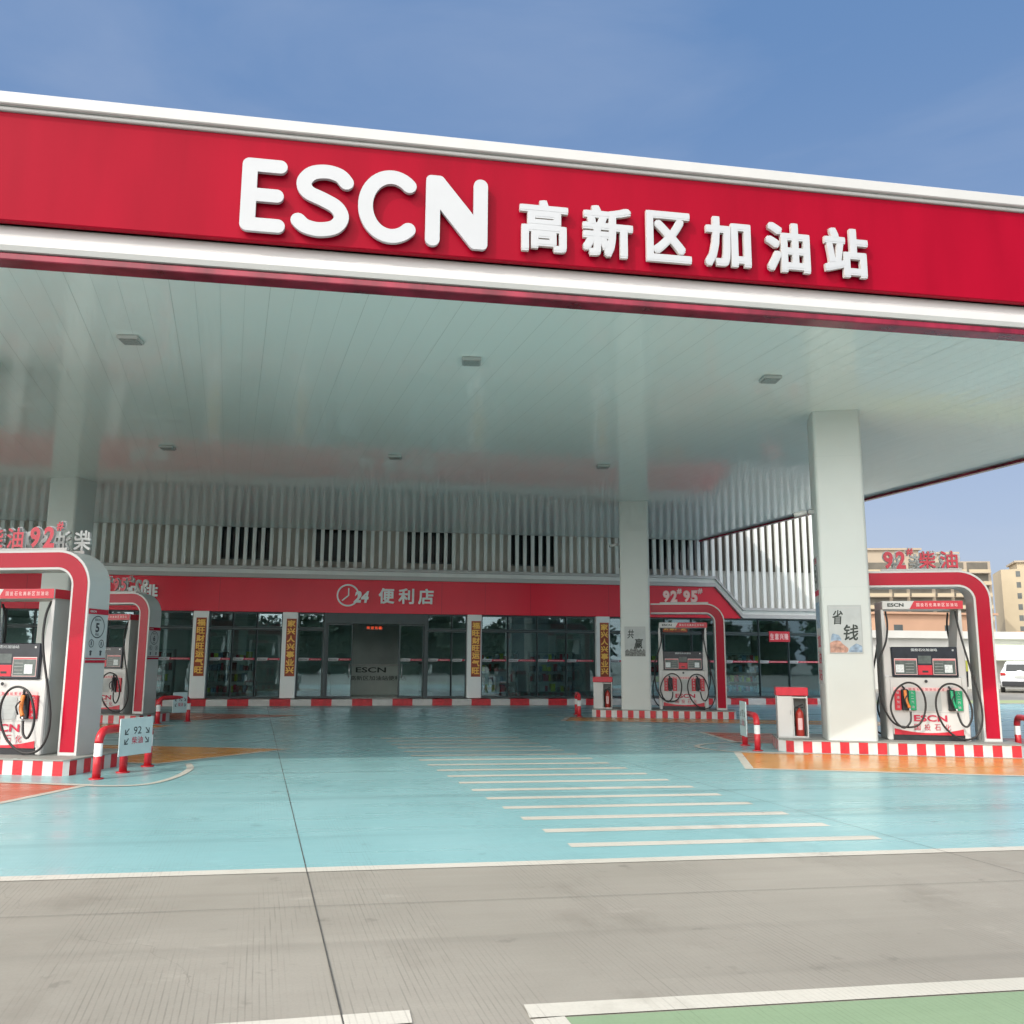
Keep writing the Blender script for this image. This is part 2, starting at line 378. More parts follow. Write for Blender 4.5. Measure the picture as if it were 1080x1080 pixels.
def stroke_poly(path, hw, seg=8):
    """outline of an open stroke with round caps (2D)"""
    P = [Vector(p) for p in path]; n = len(P); L = []; Rr = []
    for i in range(n):
        t = (P[min(n - 1, i + 1)] - P[max(0, i - 1)]).normalized(); nn = Vector((-t.y, t.x))
        L.append(P[i] + nn * hw); Rr.append(P[i] - nn * hw)
    out = list(Rr)
    t = (P[-1] - P[-2]).normalized(); a0 = math.atan2(-t.x, t.y)  # right normal angle
    a0 = math.atan2((Rr[-1] - P[-1]).y, (Rr[-1] - P[-1]).x)
    for k in range(1, seg): out.append(P[-1] + Vector((math.cos(a0 + math.pi * k / seg), math.sin(a0 + math.pi * k / seg))) * hw)
    out += list(reversed(L))
    a0 = math.atan2((L[0] - P[0]).y, (L[0] - P[0]).x)
    for k in range(1, seg): out.append(P[0] + Vector((math.cos(a0 + math.pi * k / seg), math.sin(a0 + math.pi * k / seg))) * hw)
    return [tuple(p) for p in out]

# ------------------------------------------------------------------ ground
def sheet(name, poly, z, m):
    z *= 0.5
    mb = MB(); mb.face([(x, y, z) for x, y in poly], m)
    o = mb.build(name, fix=False); return struct(o)
def strip(name, pts, w, z, m):
    z *= 0.5
    mb = MB(); P = [Vector(p) for p in pts]; n = len(P); Lr = []
    for i in range(n):
        t = (P[min(n - 1, i + 1)] - P[max(0, i - 1)]).normalized(); nn = Vector((-t.y, t.x)) * w / 2
        Lr.append((P[i] + nn, P[i] - nn))
    for i in range(n - 1):
        a, b = Lr[i], Lr[i + 1]
        mb.face([(a[1].x, a[1].y, z), (b[1].x, b[1].y, z), (b[0].x, b[0].y, z), (a[0].x, a[0].y, z)], m)
    o = mb.build(name, fix=False); return struct(o)

sheet('ground', [(-900, -900), (900, -900), (900, 1500), (-900, 1500)], 0.0, 'concrete')
bl = lambda x: 7.50 - 0.012 * x
sheet('blue_forecourt_floor', [(-30, bl(-30)), (26, bl(26)), (26, 31.0), (26, 32.4), (-30, 32.4)], 0.004, 'blue_epoxy')
strip('forecourt_edge_line', [(-30, bl(-30) - 0.07), (26, bl(26) - 0.07)], 0.15, 0.008, 'marking')
# green bay at the lower right and the short line at the lower left
sheet('green_bay_floor', [(1.0, 4.30), (8, 4.20), (8, 0.6), (1.35, 0.6)], 0.004, 'green_epoxy')
strip('green_bay_line', [(0.84, 4.39), (8, 4.29)], 0.16, 0.011, 'marking')
strip('green_bay_side_line', [(0.92, 4.30), (1.28, 0.6)], 0.16, 0.008, 'marking')
strip('short_bay_line', [(-1.4, 4.357), (0.31, 4.41)], 0.15, 0.012, 'marking')
strip('lawn_strip', [(20, 34.2), (60, 34.2)], 2.6, 0.016, 'lawn_green')
strip('lawn_strip_edge_line', [(20, 32.7), (60, 32.7)], 0.3, 0.02, 'marking')
# zebra
for i in range(17):
    y = 8.02 + i * 0.695
    xl = 1.93 - 0.118 * (y - 7.9); xr = xl + 2.86 + (0.0 if i else 0.05)
    strip('zebra_stripe', [(xl, y + 0.03), (xr, y - 0.03)], 0.17 + 0.01 * (i % 3), 0.008, 'marking')
# floor joints
for xo in (-0.03, -5.0, 5.3, -10.2, 10.8):
    k = 0.1022
    strip('floor_joint', [(xo - k * (y - 4.76), y) for y in (1.0, 4.2, 8, 14, 20, 32.3)], 0.008 if xo == -0.03 else 0.005, 0.013, 'joint')
for yo in (6.35, 11.2, 16.3):
    strip('floor_joint', [(-28, yo + 0.35), (25, yo - 0.3)], 0.004, 0.0128, 'joint')

# ------------------------------------------------------------------ islands
ISL = {'right_near': ((7.81, 15.46), R_(-20.8)), 'right_far': ((7.02, 25.58), R_(-18.5)),
       'left_near': ((-7.40, 14.81), R_(-19.2)), 'left_far': ((-8.67, 25.29), R_(-22.5))}
KZ = 0.22
def ipt(key, u, v):
    (ox, oy), a = ISL[key]
    return (ox + u * math.cos(a) - v * math.sin(a), oy + u * math.sin(a) + v * math.cos(a))
def isl_patch(name, key, uv, z, m, line=None, lw=0.13):
    P = [ipt(key, u, v) for u, v in uv]
    sheet(name, P, z, m)
    if line:
        for a, b in line:
            A = Vector(P[a]); B = Vector(P[b]); t = (B - A).normalized() * lw * 0.5
            strip('patch_edge_line', [A - t, B + t], lw, 0.012 + 0.0007 * a, 'marking')
isl_patch('orange_bay_floor', 'right_near', [(-1.0, -0.14), (-0.95, -2.75), (8, -2.75), (8, -0.14)], 0.008, 'orange_epoxy', [(0, 1), (1, 2), (3, 0)])
isl_patch('red_bay_floor', 'left_near', [(-6, -0.72), (4.62, -0.72), (4.55, -3.3), (-6, -3.3)], 0.008, 'red_epoxy', [(0, 1), (1, 2), (2, 3)], 0.11)
isl_patch('orange_bay_floor', 'left_near', [(-4, 1.62), (4.2, 1.62), (5.2, 4.2), (-4, 4.2)], 0.008, 'orange_epoxy', [(1, 2), (2, 3), (0, 1)], 0.10)
isl_patch('orange_bay_floor', 'left_far', [(-4, -0.14), (4.9, -0.14), (5.1, -3.1), (-4, -3.1)], 0.008, 'orange_epoxy', [(0, 1), (1, 2), (2, 3)], 0.12)
isl_patch('red_bay_floor', 'left_far', [(-4, 1.7), (4.4, 1.7), (6.2, 4.4), (-4, 4.4)], 0.0085, 'red_epoxy', [(1, 2), (2, 3)], 0.12)
isl_patch('orange_bay_floor', 'right_far', [(-0.9, -0.14), (-0.9, -1.9), (8, -1.9), (8, -0.14)], 0.008, 'orange_epoxy', [(0, 1), (1, 2)])
isl_patch('red_bay_floor', 'right_near', [(-0.9, 1.7), (8, 1.7), (8, 4.3), (-1.6, 4.3)], 0.0085, 'red_epoxy', [(0, 3), (3, 2), (0, 1)])
# curved lines round the island ends
strip('island_end_curve_line', smooth_path([(x, y, 0) for x, y in ((-9, 14.75), (-4.47, 13.06), (-3.56, 12.62), (-2.89, 12.36), (-2.50, 12.50), (-2.31, 13.3), (-2.30, 14.2), (-2.42, 14.8))], 5), 0.10, 0.0165, 'marking') if False else None
def curve_line(pts, w):
    P = smooth_path([(x, y, 0) for x, y in pts], 5)
    strip('island_end_curve_line', [(p.x, p.y) for p in P], w, 0.0168, 'marking')
curve_line([(-9, 14.62), (-4.47, 13.02), (-3.56, 12.66), (-2.89, 12.46), (-2.52, 12.62), (-2.33, 13.3), (-2.30, 14.2), (-2.45, 14.9)], 0.10)
curve_line([ipt('right_near', u, v) for u, v in ((0.2, -0.35), (-0.9, -0.25), (-1.5, 0.2), (-1.7, 0.8), (-1.4, 1.4), (-0.8, 1.9))], 0.10)
curve_line([ipt('right_far', u, v) for u, v in ((0.2, -0.35), (-0.9, -0.25), (-1.5, 0.3), (-1.5, 0.9), (-0.9, 1.6))], 0.10)

ILEN, IWID = 3.80, 1.55
def build_island(key, label):
    (ox, oy), a = ISL[key]
    t = thing('fuel_island', label, 'kerb island', (ox, oy, 0), a, 'raised islands the pumps stand on')
    c = 0.22
    per = [(0.0, 0.0), (1.57, 0.0), (1.60, 0.0), (ILEN - 0.06, 0.0), (ILEN, 0.06), (ILEN, IWID - c), (ILEN - c, IWID), (0.0, IWID), (-0.25, IWID - c), (-0.25, c)]
    mb = MB(); run = 0; n = len(per)
    for i in range(n):
        p = Vector(per[i]); q = Vector(per[(i + 1) % n]); L = (q - p).length; s = 0.0; k = 0 if i != 0 else 0
        if (i == 1):
            mb.face([(p.x, p.y, 0), (q.x, q.y, 0), (q.x, q.y, KZ - 0.02), (p.x, p.y, KZ - 0.02)], 'slab_grey'); continue
        m_ = max(1, round(L / 0.152)); st = L / m_
        for j in range(m_):
            a0 = p + (q - p) * (j / m_); b0 = p + (q - p) * ((j + 1) / m_)
            mm = 'kerb_red' if (run % 2) else 'kerb_white'; run += 1
            mb.face([(a0.x, a0.y, 0), (b0.x, b0.y, 0), (b0.x, b0.y, KZ - 0.02), (a0.x, a0.y, KZ - 0.02)], mm)
    mb.build('kerb', t, fix=False)
    sl = MB(); e = 0.012
    sl.prism([(x + (e if x > ILEN - 0.5 and y > 0.03 else (-e if x < 0 else 0)), y + (-e if y < 0.05 else (e if y > IWID - 0.1 else 0))) for x, y in per], KZ - 0.02, KZ, 'slab_grey')
    sl.build('slab', t)
    return t
build_island('right_near', 'raised island with red and white kerb blocks under the large right front column')
build_island('right_far', 'raised island with red and white kerb under the slim column in front of the store')
build_island('left_near', 'raised island with red and white kerb at the left edge of the photo')
build_island('left_far', 'red and white kerbed island seen small behind the left foreground pump arch')

# ------------------------------------------------------------------ arches
def arc(cx, cz, r, a0, a1, n=12):
    return [(cx + r * math.cos(R_(a0 + (a1 - a0) * k / n)), cz + r * math.sin(R_(a0 + (a1 - a0) * k / n))) for k in range(n + 1)]
def arch_outline(ins_o, ins_i, zb):
    o = [(1.48, 3.27 - ins_o)] + arc(3.05, 2.72, 0.55 - ins_o, 90, 0) + [(3.60 - ins_o, zb)]
    i = [(3.30 + ins_i, zb)] + arc(3.05, 2.72, 0.25 + ins_i, 0, 90) + [(1.48, 2.97 + ins_i)]
    return o, i
def ribbon(mb, o, i, y, m, flip=False):
    """quads between the outer and inner outline (same count)"""
    ir = list(reversed(i))
    for k in range(len(o) - 1):
        q = [(ir[k][0], y, ir[k][1]), (ir[k + 1][0], y, ir[k + 1][1]), (o[k + 1][0], y, o[k + 1][1]), (o[k][0], y, o[k][1])]
        mb.face(q if not flip else q[::-1], m)
V0, V1 = 0.48, 0.98
def build_arch(key, label, front_text, number):
    (ox, oy), a = ISL[key]
    t = thing('pump_arch', label, 'pump arch', (ox, oy, 0), a, 'red and grey arches over the pumps')
    o, i = arch_outline(0, 0, KZ)
    mb = MB()
    poly = o + i
    n = len(poly)
    for k in range(n):
        p = poly[k]; q = poly[(k + 1) % n]
        sm = (0 < k < 13) or (n / 2 + 0 < k < n - 2)
        mb.face([(p[0], V0, p[1]), (p[0], V1, p[1]), (q[0], V1, q[1]), (q[0], V0, q[1])], 'arch_grey', False)
    ribbon(mb, o, i, V0, 'arch_grey'); ribbon(mb, o, i, V1, 'arch_grey', True)
    mb.build('arch_shell', t)
    for (y, yy, fl) in ((V0 - 0.004, V0 - 0.010, False), (V1 + 0.004, V1 + 0.010, True)):
        w = MB(); o1, i1 = arch_outline(0.004, 0.004, KZ + 0.015); ribbon(w, o1, i1, y, 'body_white', fl); w.build('white_border', t, fix=False)
        r = MB(); o2, i2 = arch_outline(0.036, 0.036, KZ + 0.055); ribbon(r, o2, i2, yy, 'arch_red', fl); r.build('red_panel', t, fix=False)
    # letters standing on top, front row and the row that faces the other way
    f = MB()
    for (s, x, w, z, h, bold) in front_text:
        text_into(f, s, 'pink_text' if key == 'right_far' else 'letter_red', x, z, w, h, V0 + 0.02, 0.05, bold, 'letter_side')
    f.build('fuel_lettering', t, fix=False)
    f = MB()
    for (s, x, w, z, h, bold) in front_text:
        text_into(f, s, 'letter_white', x - 0.016, z - 0.012, w + 0.032, h + 0.03, V0 + 0.073, 0, bold + 0.025)
    f.build('lettering_backing', t, fix=False)
    T = Matrix.Translation((5.05, V0 + V1, 0)) @ Matrix.Rotation(math.pi, 4, 'Z')
    g = MB()
    for (s, x, w, z, h, bold) in front_text:
        text_into(g, s, 'letter_red', x, z, w, h, V0 + 0.02, 0.05, bold, 'letter_side', T)
        vs = None
    # backs of the rear letters
    T2 = Matrix.Translation((0, 0, 0))
    for (s, x, w, z, h, bold) in front_text:
        Tm = Matrix.Translation((5.05, 0, 0)) @ Matrix.Scale(-1, 4, (1, 0, 0))
        text_into(g, s, 'body_white', x, z, w, h, V1 - 0.071, 0, bold, None, Tm)
    if key != 'right_far': g.build('rear_fuel_lettering', t, fix=False)
    rail = MB(); rail.box(1.75, 3.15, V0 + 0.03, V0 + 0.06, 3.265, 3.31, 'letter_side'); rail.box(1.75, 3.15, V1 - 0.06, V1 - 0.03, 3.265, 3.31, 'letter_side')
    rail.build('letter_rail', t)
    # notice panel on the outer side of the leg
    sp = MB(); S = Matrix.Translation((3.60, 0, 0)) @ Matrix.Rotation(math.pi / 2, 4, 'Z')  # local x -> v, facing +u
    def sq(v0, v1, z0, z1, m, d): sp.box(3.595, 3.60 + d, v0, v1, z0, z1, m)
    sq(V0 + 0.02, V1 - 0.01, 1.62, 2.34, 'poster', 0.004)
    sq(V0 + 0.02, V1 - 0.01, 2.30, 2.38, 'arch_red', 0.008); sq(V0 + 0.02, V1 - 0.01, 1.57, 1.61, 'arch_red', 0.008); sq(V0 + 0.02, V1 - 0.01, 1.63, 1.645, 'arch_red', 0.008)
    vc = (V0 + V1) / 2
    ring_o = [(vc + 0.17 * math.cos(R_(d)), 2.11 + 0.17 * math.sin(R_(d))) for d in range(0, 360, 12)]
    ring_i = [(vc + 0.155 * math.cos(R_(d)), 2.11 + 0.155 * math.sin(R_(d))) for d in range(0, 360, 12)]
    def ring(ro, ri, m, x):
        for k in range(len(ro)):
            k2 = (k + 1) % len(ro)
            sp.face([(x, ro[k][0], ro[k][1]), (x, ro[k2][0], ro[k2][1]), (x, ri[k2][0], ri[k2][1]), (x, ri[k][0], ri[k][1])], m)
    ring(ring_o, ring_i, 'sign_black', 3.607)
    Tt = Matrix(((0, -1, 0, 3.60), (1, 0, 0, 0), (0, 0, 1, 0), (0, 0, 0, 1)))
    text_into(sp, number, 'sign_black', vc - 0.045, 2.03, 0.09, 0.14, -0.007, 0, 0.03, None, Tt)
    text_into(sp, 'ESCN', 'sign_black', vc - 0.07, 2.20, 0.14, 0.035, -0.007, 0, 0.02, None, Tt)
    text_into(sp, '号机', 'sign_black', vc - 0.05, 1.975, 0.10, 0.04, -0.007, 0, 0.01, None, Tt)
    text_into(sp, 'ESCN', 'body_white', V0 + 0.05, 2.325, 0.14, 0.03, -0.0095, 0, 0.02, None, Tt)
    for (cv, cz) in ((vc - 0.12, 1.86), (vc + 0.12, 1.86)):
        ro = [(cv + 0.062 * math.cos(R_(d)), cz + 0.062 * math.sin(R_(d))) for d in range(0, 360, 24)]
        ri = [(cv + 0.050 * math.cos(R_(d)), cz + 0.050 * math.sin(R_(d))) for d in range(0, 360, 24)]
        ring(ro, ri, 'sign_black', 3.607)
        sp.box(3.600, 3.607, cv - 0.01, cv + 0.01, cz - 0.03, cz + 0.03, 'sign_black')
    for cv in (vc - 0.12, vc + 0.12):
        sp.box(3.600, 3.607, cv - 0.018, cv + 0.018, 1.68, 1.755, 'sign_black'); sp.box(3.600, 3.608, cv - 0.03, cv + 0.03, 1.735, 1.745, 'sign_black')
    sp.build('notice_panel', t, fix=False)
    return t
def ft(a):
    return a
DIESEL_R = [('9', 1.80, 0.17, 3.31, 0.33, .035), ('2', 2.02, 0.17, 3.31, 0.33, .035), ('#', 2.21, 0.12, 3.56, 0.13, .03), ('柴', 2.42, 0.29, 3.31, 0.32, .02), ('油', 2.79, 0.30, 3.31, 0.32, .02)]
N92_95 = [('9', 1.86, 0.17, 3.31, 0.33, .035), ('2', 2.08, 0.17, 3.31, 0.33, .035), ('#', 2.27, 0.11, 3.56, 0.13, .03), ('9', 2.45, 0.17, 3.31, 0.33, .035), ('5', 2.67, 0.17, 3.31, 0.33, .035), ('#', 2.87, 0.11, 3.56, 0.13, .03)]
DIESEL_L = [('柴', 1.80, 0.28, 3.31, 0.32, .02), ('油', 2.14, 0.28, 3.31, 0.32, .02), ('9', 2.53, 0.17, 3.31, 0.33, .035), ('2', 2.76, 0.18, 3.31, 0.33, .035), ('#', 2.96, 0.11, 3.57, 0.14, .03)]
build_arch('right_near', 'red arch with 92# and diesel lettering on top, right of the large column', DIESEL_R, '2')
build_arch('right_far', 'red arch lettered 92# 95# beside the slim column, close to the store', N92_95, '1')
build_arch('left_near', 'large red arch at the left photo edge with an oval notice on its grey side', DIESEL_L, '5').scale = (1, 1, 0.972)
build_arch('left_far', 'smaller red arch seen behind the left foreground arch, before the store', N92_95, '6')

# ------------------------------------------------------------------ dispensers
def build_dispenser(key, label, left_cols, right_cols, nozzle_l, nozzle_r, extra=False):
    (ox, oy), a = ISL[key]
    bx, by = ipt(key, 2.38, 0.75)
    t = thing('fuel_dispenser', label, 'fuel dispenser', (bx, by, KZ), a, 'fuel dispensers on the islands')
    # local: x from -0.70..0.70, y 0 = centre (front -0.33), z 0 = island top
    F, B = -0.33, 0.33; X = 0.69
    mb = MB()
    mb.box(-X, X, F + 0.02, B - 0.02, 0.10, 1.12, 'body_white', 0.02)
    mb.box(-X - 0.004, -X + 0.09, F, B, 0.0, 1.13, 'body_white', 0.015); mb.box(X - 0.09, X + 0.004, F, B, 0.0, 1.13, 'body_white', 0.015)
    mb.build('cabinet', t)
    for s in (-1, 1):
        sd = MB(); sd.box(s * (X + 0.008) - 0.004, s * (X + 0.008) + 0.004, F + 0.05, B - 0.05, 0.03, 1.7, 'body_grey')
        sd.build('side_panel', t)
    pl = MB(); pl.box(-X + 0.09, X - 0.09, F + 0.03, B - 0.03, 0.0, 0.10, 'black'); pl.build('plinth', t)
    # uprights: swept, slimmer towards the top
    for s in (-1, 1):
        u = MB(); pr = []
        for z, w in ((1.125, 0.13), (1.5, 0.125), (1.85, 0.10), (2.15, 0.06), (2.34, 0.045)):
            pr.append((z, w))
        out = [(s * X, z) for z, w in pr]; inn = [(s * (X - w), z) for z, w in reversed(pr)]
        poly = out + inn
        if s < 0: poly = poly[::-1]
        u.prism(poly, F + 0.06, B - 0.06, 'body_grey', axis='y')
        u.prism([(p[0] * 0.999, p[1]) for p in poly], F + 0.04, F + 0.058, 'body_white', axis='y')
        u.build('upright', t)
    # head with black display
    h = MB(); h.box(-X + 0.10, X - 0.10, F + 0.06, B - 0.06, 1.13, 1.66, 'body_grey', 0.01); h.build('display_housing', t)
    for fs in (1, -1):
        Rm = Matrix.Identity(4) if fs == 1 else Matrix.Rotation(math.pi, 4, 'Z')
        d = MB()
        d.box(-0.56, 0.56, F - 0.012, F + 0.055, 1.12, 1.66, 'panel_navy', 0.012)
        d.build('display_panel', t, Rm)
        s = MB(); y = F - 0.014
        def rq(x0, x1, z0, z1, m, dy=0.0): s.face([(x0, y - dy, z0), (x1, y - dy, z0), (x1, y - dy, z1), (x0, y - dy, z1)], m)
        for x0, x1 in ((-0.52, -0.135), (0.135, 0.52)):
            rq(x0, x1, 1.16, 1.45, 'pink_text'); rq(x0 + 0.008, x1 - 0.008, 1.168, 1.415, 'lcd', 0.002)
            rq(x0 + 0.008, x1 - 0.008, 1.42, 1.435, 'red_plastic', 0.002)
            for k in range(4): rq(x0 + (0.19 if x0 < 0 else 0.03), x0 + (0.33 if x0 < 0 else 0.17), 1.20 + k * 0.052, 1.205 + k * 0.052, 'body_grey', 0.004)
        rq(-0.50, -0.36, 1.20, 1.34, 'lcd_light', 0.004); rq(0.33, 0.46, 1.20, 1.34, 'lcd_light', 0.004)
        rq(-0.12, 0.12, 1.16, 1.33, 'red_plastic', 0.002); rq(-0.05, 0.05, 1.20, 1.235, 'black', 0.004)
        rq(-0.11, 0.11, 1.36, 1.50, 'lcd', 0.002)
        text_into(s, '国投石化加油站', 'lcd_light', -0.22, 1.58, 0.44, 0.05, y - 0.003)
        rq(0.47, 0.50, 1.585, 1.615, 'steel', 0.002)
        s.build('screen', t, Rm, fix=False)
        # front graphics of the cabinet
        g = MB(); y = F + 0.012
        def rg(x0, x1, z0, z1, m, dy=0.0): g.face([(x0, y - dy, z0), (x1, y - dy, z0), (x1, y - dy, z1), (x0, y - dy, z1)], m)
        rg(-0.56, 0.56, 0.87, 0.935, 'pink_text', 0.001)
        for k in range(9): text_into(g, '国投石化加油站安全'[k], 'red_text', -0.30 + k * 0.07, 0.88, 0.045, 0.045, y - 0.004)
        rg(-0.20, 0.24, 0.52, 0.85, 'poster', 0.001)
        for k in range(4): rg(-0.17, 0.20, 0.60 + k * 0.062, 0.604 + k * 0.062, 'body_grey', 0.003)
        rg(-0.57, 0.57, 0.495, 0.50, 'body_grey', 0.002)
        text_into(g, 'ESCN', 'red_text', -0.24, 0.335, 0.56, 0.115, y - 0.003, 0, 0.03)
        for k, ch in enumerate('国投石化'): text_into(g, ch, 'red_text', -0.24 + k * 0.17, 0.18, 0.10, 0.11, y - 0.003, 0, 0.004)
        # red swoosh at the foot
        n = 16; P = []
        for k in range(n + 1):
            x = -0.58 + 1.16 * k / n; P.append((x, 0.10 + 0.035 + 0.075 * (x / 0.58) ** 2))
        for k in range(n):
            g.face([(P[k][0], y - 0.003, 0.10), (P[k + 1][0], y - 0.003, 0.10), (P[k + 1][0], y - 0.003, P[k + 1][1]), (P[k][0], y - 0.003, P[k][1])], 'red_plastic')
        for k in range(14):
            an = k / 14 * 2 * math.pi; an2 = (k + 1) / 14 * 2 * math.pi
            g.face([(0.0, y - 0.03, 1.045), (0.028 * math.cos(an), y - 0.03, 1.045 + 0.028 * math.sin(an)), (0.028 * math.cos(an2), y - 0.03, 1.045 + 0.028 * math.sin(an2))], 'black')
        g.build('front_graphics', t, Rm, fix=False)
        # nozzle boots, nozzles, hoses
        for side, cols, noz in ((-1, left_cols, nozzle_l), (1, right_cols, nozzle_r)):
            cx = -0.36 if side < 0 else 0.42
            b = MB()
            b.box(cx - 0.075, cx + 0.045, F - 0.045, F + 0.02, 0.53, 0.90, 'black', 0.01)
            if cols[0]:
                b.box(cx - 0.19, cx - 0.08, F - 0.02, F + 0.02, 0.53, 0.88, cols[0], 0.006)
            if cols[1]:
                b.box(cx + 0.05, cx + 0.17, F - 0.02, F + 0.02, 0.53, 0.88, cols[1], 0.006)
            for k in range(4):
                if cols[0]: text_into(b, '柴油加注'[k], 'letter_white', cx - 0.160, 0.815 - k * 0.083, 0.05, 0.05, F - 0.024)
                if cols[1]: text_into(b, '九二汽油'[k], 'letter_white', cx + 0.085, 0.815 - k * 0.083, 0.05, 0.05, F - 0.024)
            b.build('nozzle_boot', t, Rm)
            nz = MB()
            nz.tube(smooth_path([(cx - 0.02, F - 0.07, 0.88), (cx - 0.02, F - 0.09, 0.80), (cx - 0.01, F - 0.11, 0.68), (cx + 0.03, F - 0.12, 0.58)], 4), 0.028, noz, 8)
            nz.tube([(cx - 0.02, F - 0.06, 0.86), (cx - 0.03, F - 0.05, 0.92), (cx - 0.05, F - 0.02, 0.95)], 0.02, 'black', 8)
            nz.tube(smooth_path([(cx + 0.0, F - 0.15, 0.80), (cx - 0.05, F - 0.17, 0.72), (cx - 0.02, F - 0.15, 0.60)], 3), 0.012, 'black', 6)
            nz.tube([(cx + 0.03, F - 0.12, 0.58), (cx + 0.045, F - 0.12, 0.50)], 0.016, 'steel', 8)
            nz.build('nozzle', t, Rm)
            hs = MB(); y0 = F - 0.10
            if side > 0:
                pts = [(0.60, F + 0.08, 2.30), (0.60, F - 0.02, 2.05), (0.66, y0, 1.62), (0.80, y0, 0.98), (0.87, y0, 0.62), (0.855, y0, 0.30), (0.72, y0, 0.08), (0.48, y0 - .02, 0.055), (0.24, y0 - .03, 0.24), (0.12, y0 - .04, 0.52), (0.12, y0 - .05, 0.76), (0.22, y0 - .06, 0.95), (0.38, y0 - .06, 1.01), (0.56, y0 - .07, 0.92), (0.67, y0 - .08, 0.66), (0.68, y0 - .08, 0.44), (0.60, y0 - .07, 0.27), (0.51, y0 - .05, 0.32), (0.465, y0 - .02, 0.50)]
            else:
                pts = [(-0.60, F + 0.08, 2.30), (-0.60, F - 0.02, 2.05), (-0.66, y0, 1.75), (-0.80, y0, 1.38), (-0.815, y0, 0.95), (-0.77, y0, 0.60), (-0.62, y0, 0.32), (-0.42, y0 - .01, 0.24), (-0.20, y0 - .02, 0.28), (-0.08, y0 - .03, 0.50), (-0.07, y0 - .04, 0.76), (-0.17, y0 - .05, 0.96), (-0.36, y0 - .06, 1.02), (-0.56, y0 - .07, 0.88), (-0.66, y0 - .08, 0.60), (-0.60, y0 - .08, 0.36), (-0.46, y0 - .07, 0.23), (-0.34, y0 - .05, 0.33), (-0.315, y0 - .02, 0.50)]
            hs.tube(smooth_path(pts, 6), 0.0175, 'rubber', 8)
            hs.build('hose', t, Rm)
    # top banner box
    tb = MB(); tb.box(-X + 0.02, X + 0.02, F - 0.02, B + 0.02, 2.34, 2.49, 'body_white', 0.006)
    tb.build('banner_box', t)
    for fs in (1, -1):
        Rm = Matrix.Identity(4) if fs == 1 else Matrix.Rotation(math.pi, 4, 'Z')
        e = 0.02 * fs
        r = MB(); y = F - 0.024
        r.face([(-0.22 + e, y, 2.342), (X + e - .001, y, 2.342), (X + e - .001, y, 2.488), (-0.14 + e, y, 2.488)], 'red_plastic')
        text_into(r, 'ESCN', 'ink', -0.58, 2.385, 0.28, 0.065, y - 0.002, 0, 0.03)
        for k, ch in enumerate('国投石化高新区加油站'): text_into(r, ch, 'pink_text', -0.08 + k * 0.072, 2.385, 0.052, 0.065, y - 0.003, 0, 0.02)
        r.build('banner_face', t, Rm, fix=False)
    en = MB(); en.face([(X + 0.024, F, 2.344), (X + 0.024, B, 2.344), (X + 0.024, B, 2.486), (X + 0.024, F, 2.486)], 'red_plastic'); en.build('banner_end', t, fix=False)
    if extra:
        q = MB(); q.tube([(0.76, -0.05, 0.95), (0.765, -0.07, 1.28)], 0.03, 'black', 8); q.box(0.72, 0.79, -0.10, -0.02, 1.22, 1.42, 'yellow', 0.01); q.build('side_nozzle', t)
    return t
build_dispenser('right_near', 'white fuel dispenser with red and green nozzle boots beside the large right column', ('red_plastic', 'green_plastic'), (None, 'green_plastic'), 'orange_plastic', 'green_plastic', True)
build_dispenser('right_far', 'white fuel dispenser with red nozzle boots, standing nearest the store entrance windows on the right', ('red_plastic', 'red_plastic'), ('red_plastic', 'red_plastic'), 'black', 'black')
build_dispenser('left_near', 'white fuel dispenser cut by the left photo edge, orange nozzle in a red boot', ('red_plastic', 'red_plastic'), (None, 'red_plastic'), 'black', 'orange_plastic').scale = (1, 1, 0.955)
build_dispenser('left_far', 'white fuel dispenser half hidden behind the left foreground arch', ('red_plastic', 'red_plastic'), (None, 'red_plastic'), 'black', 'black')

# ------------------------------------------------------------------ guards with lane signs, cabinets
def guard(label, P, Q, mid=None, h=0.62):
    P = Vector((*P, 0)); Q = Vector((*Q, 0)); d = (Q - P); L = d.length; d.normalize()
    t = thing('guard_rail', label, 'guard rail', tuple(P), math.atan2(d.y, d.x), 'red and white pipe guards at the island ends')
    r = 0.055
    for x, s in ((0, 1), (L, -1)):
        a = MB(); a.tube([(x, 0, 0), (x, 0, 0.30)], r, 'pipe_red', 14); a.tube([(x, 0, 0.30), (x, 0, h - 0.16)], r, 'pipe_white', 14)
        a.tube([(x, 0, 0.0), (x, 0, 0.018)], 0.095, 'pipe_red', 14)
        a.build('post', t)
    b = MB(); rr = 0.16
    path = [(0, 0, h - 0.16)] + [(rr - rr * math.cos(R_(k)), 0, h - rr + rr * math.sin(R_(k))) for k in range(0, 91, 10)]
    path += [(L - rr + rr * math.sin(R_(k)), 0, h - rr + rr * math.cos(R_(k))) for k in range(0, 91, 10)] + [(L, 0, h - 0.16)]
    b.tube(path, r, 'pipe_red', 14); b.build('top_rail', t)
    if mid is not None:
        a = MB(); a.tube([(mid, 0, 0), (mid, 0, h - 0.05)], r, 'pipe_red', 14); a.tube([(mid, 0, 0.0), (mid, 0, 0.018)], 0.095, 'pipe_red', 14); a.build('post', t)
    return t
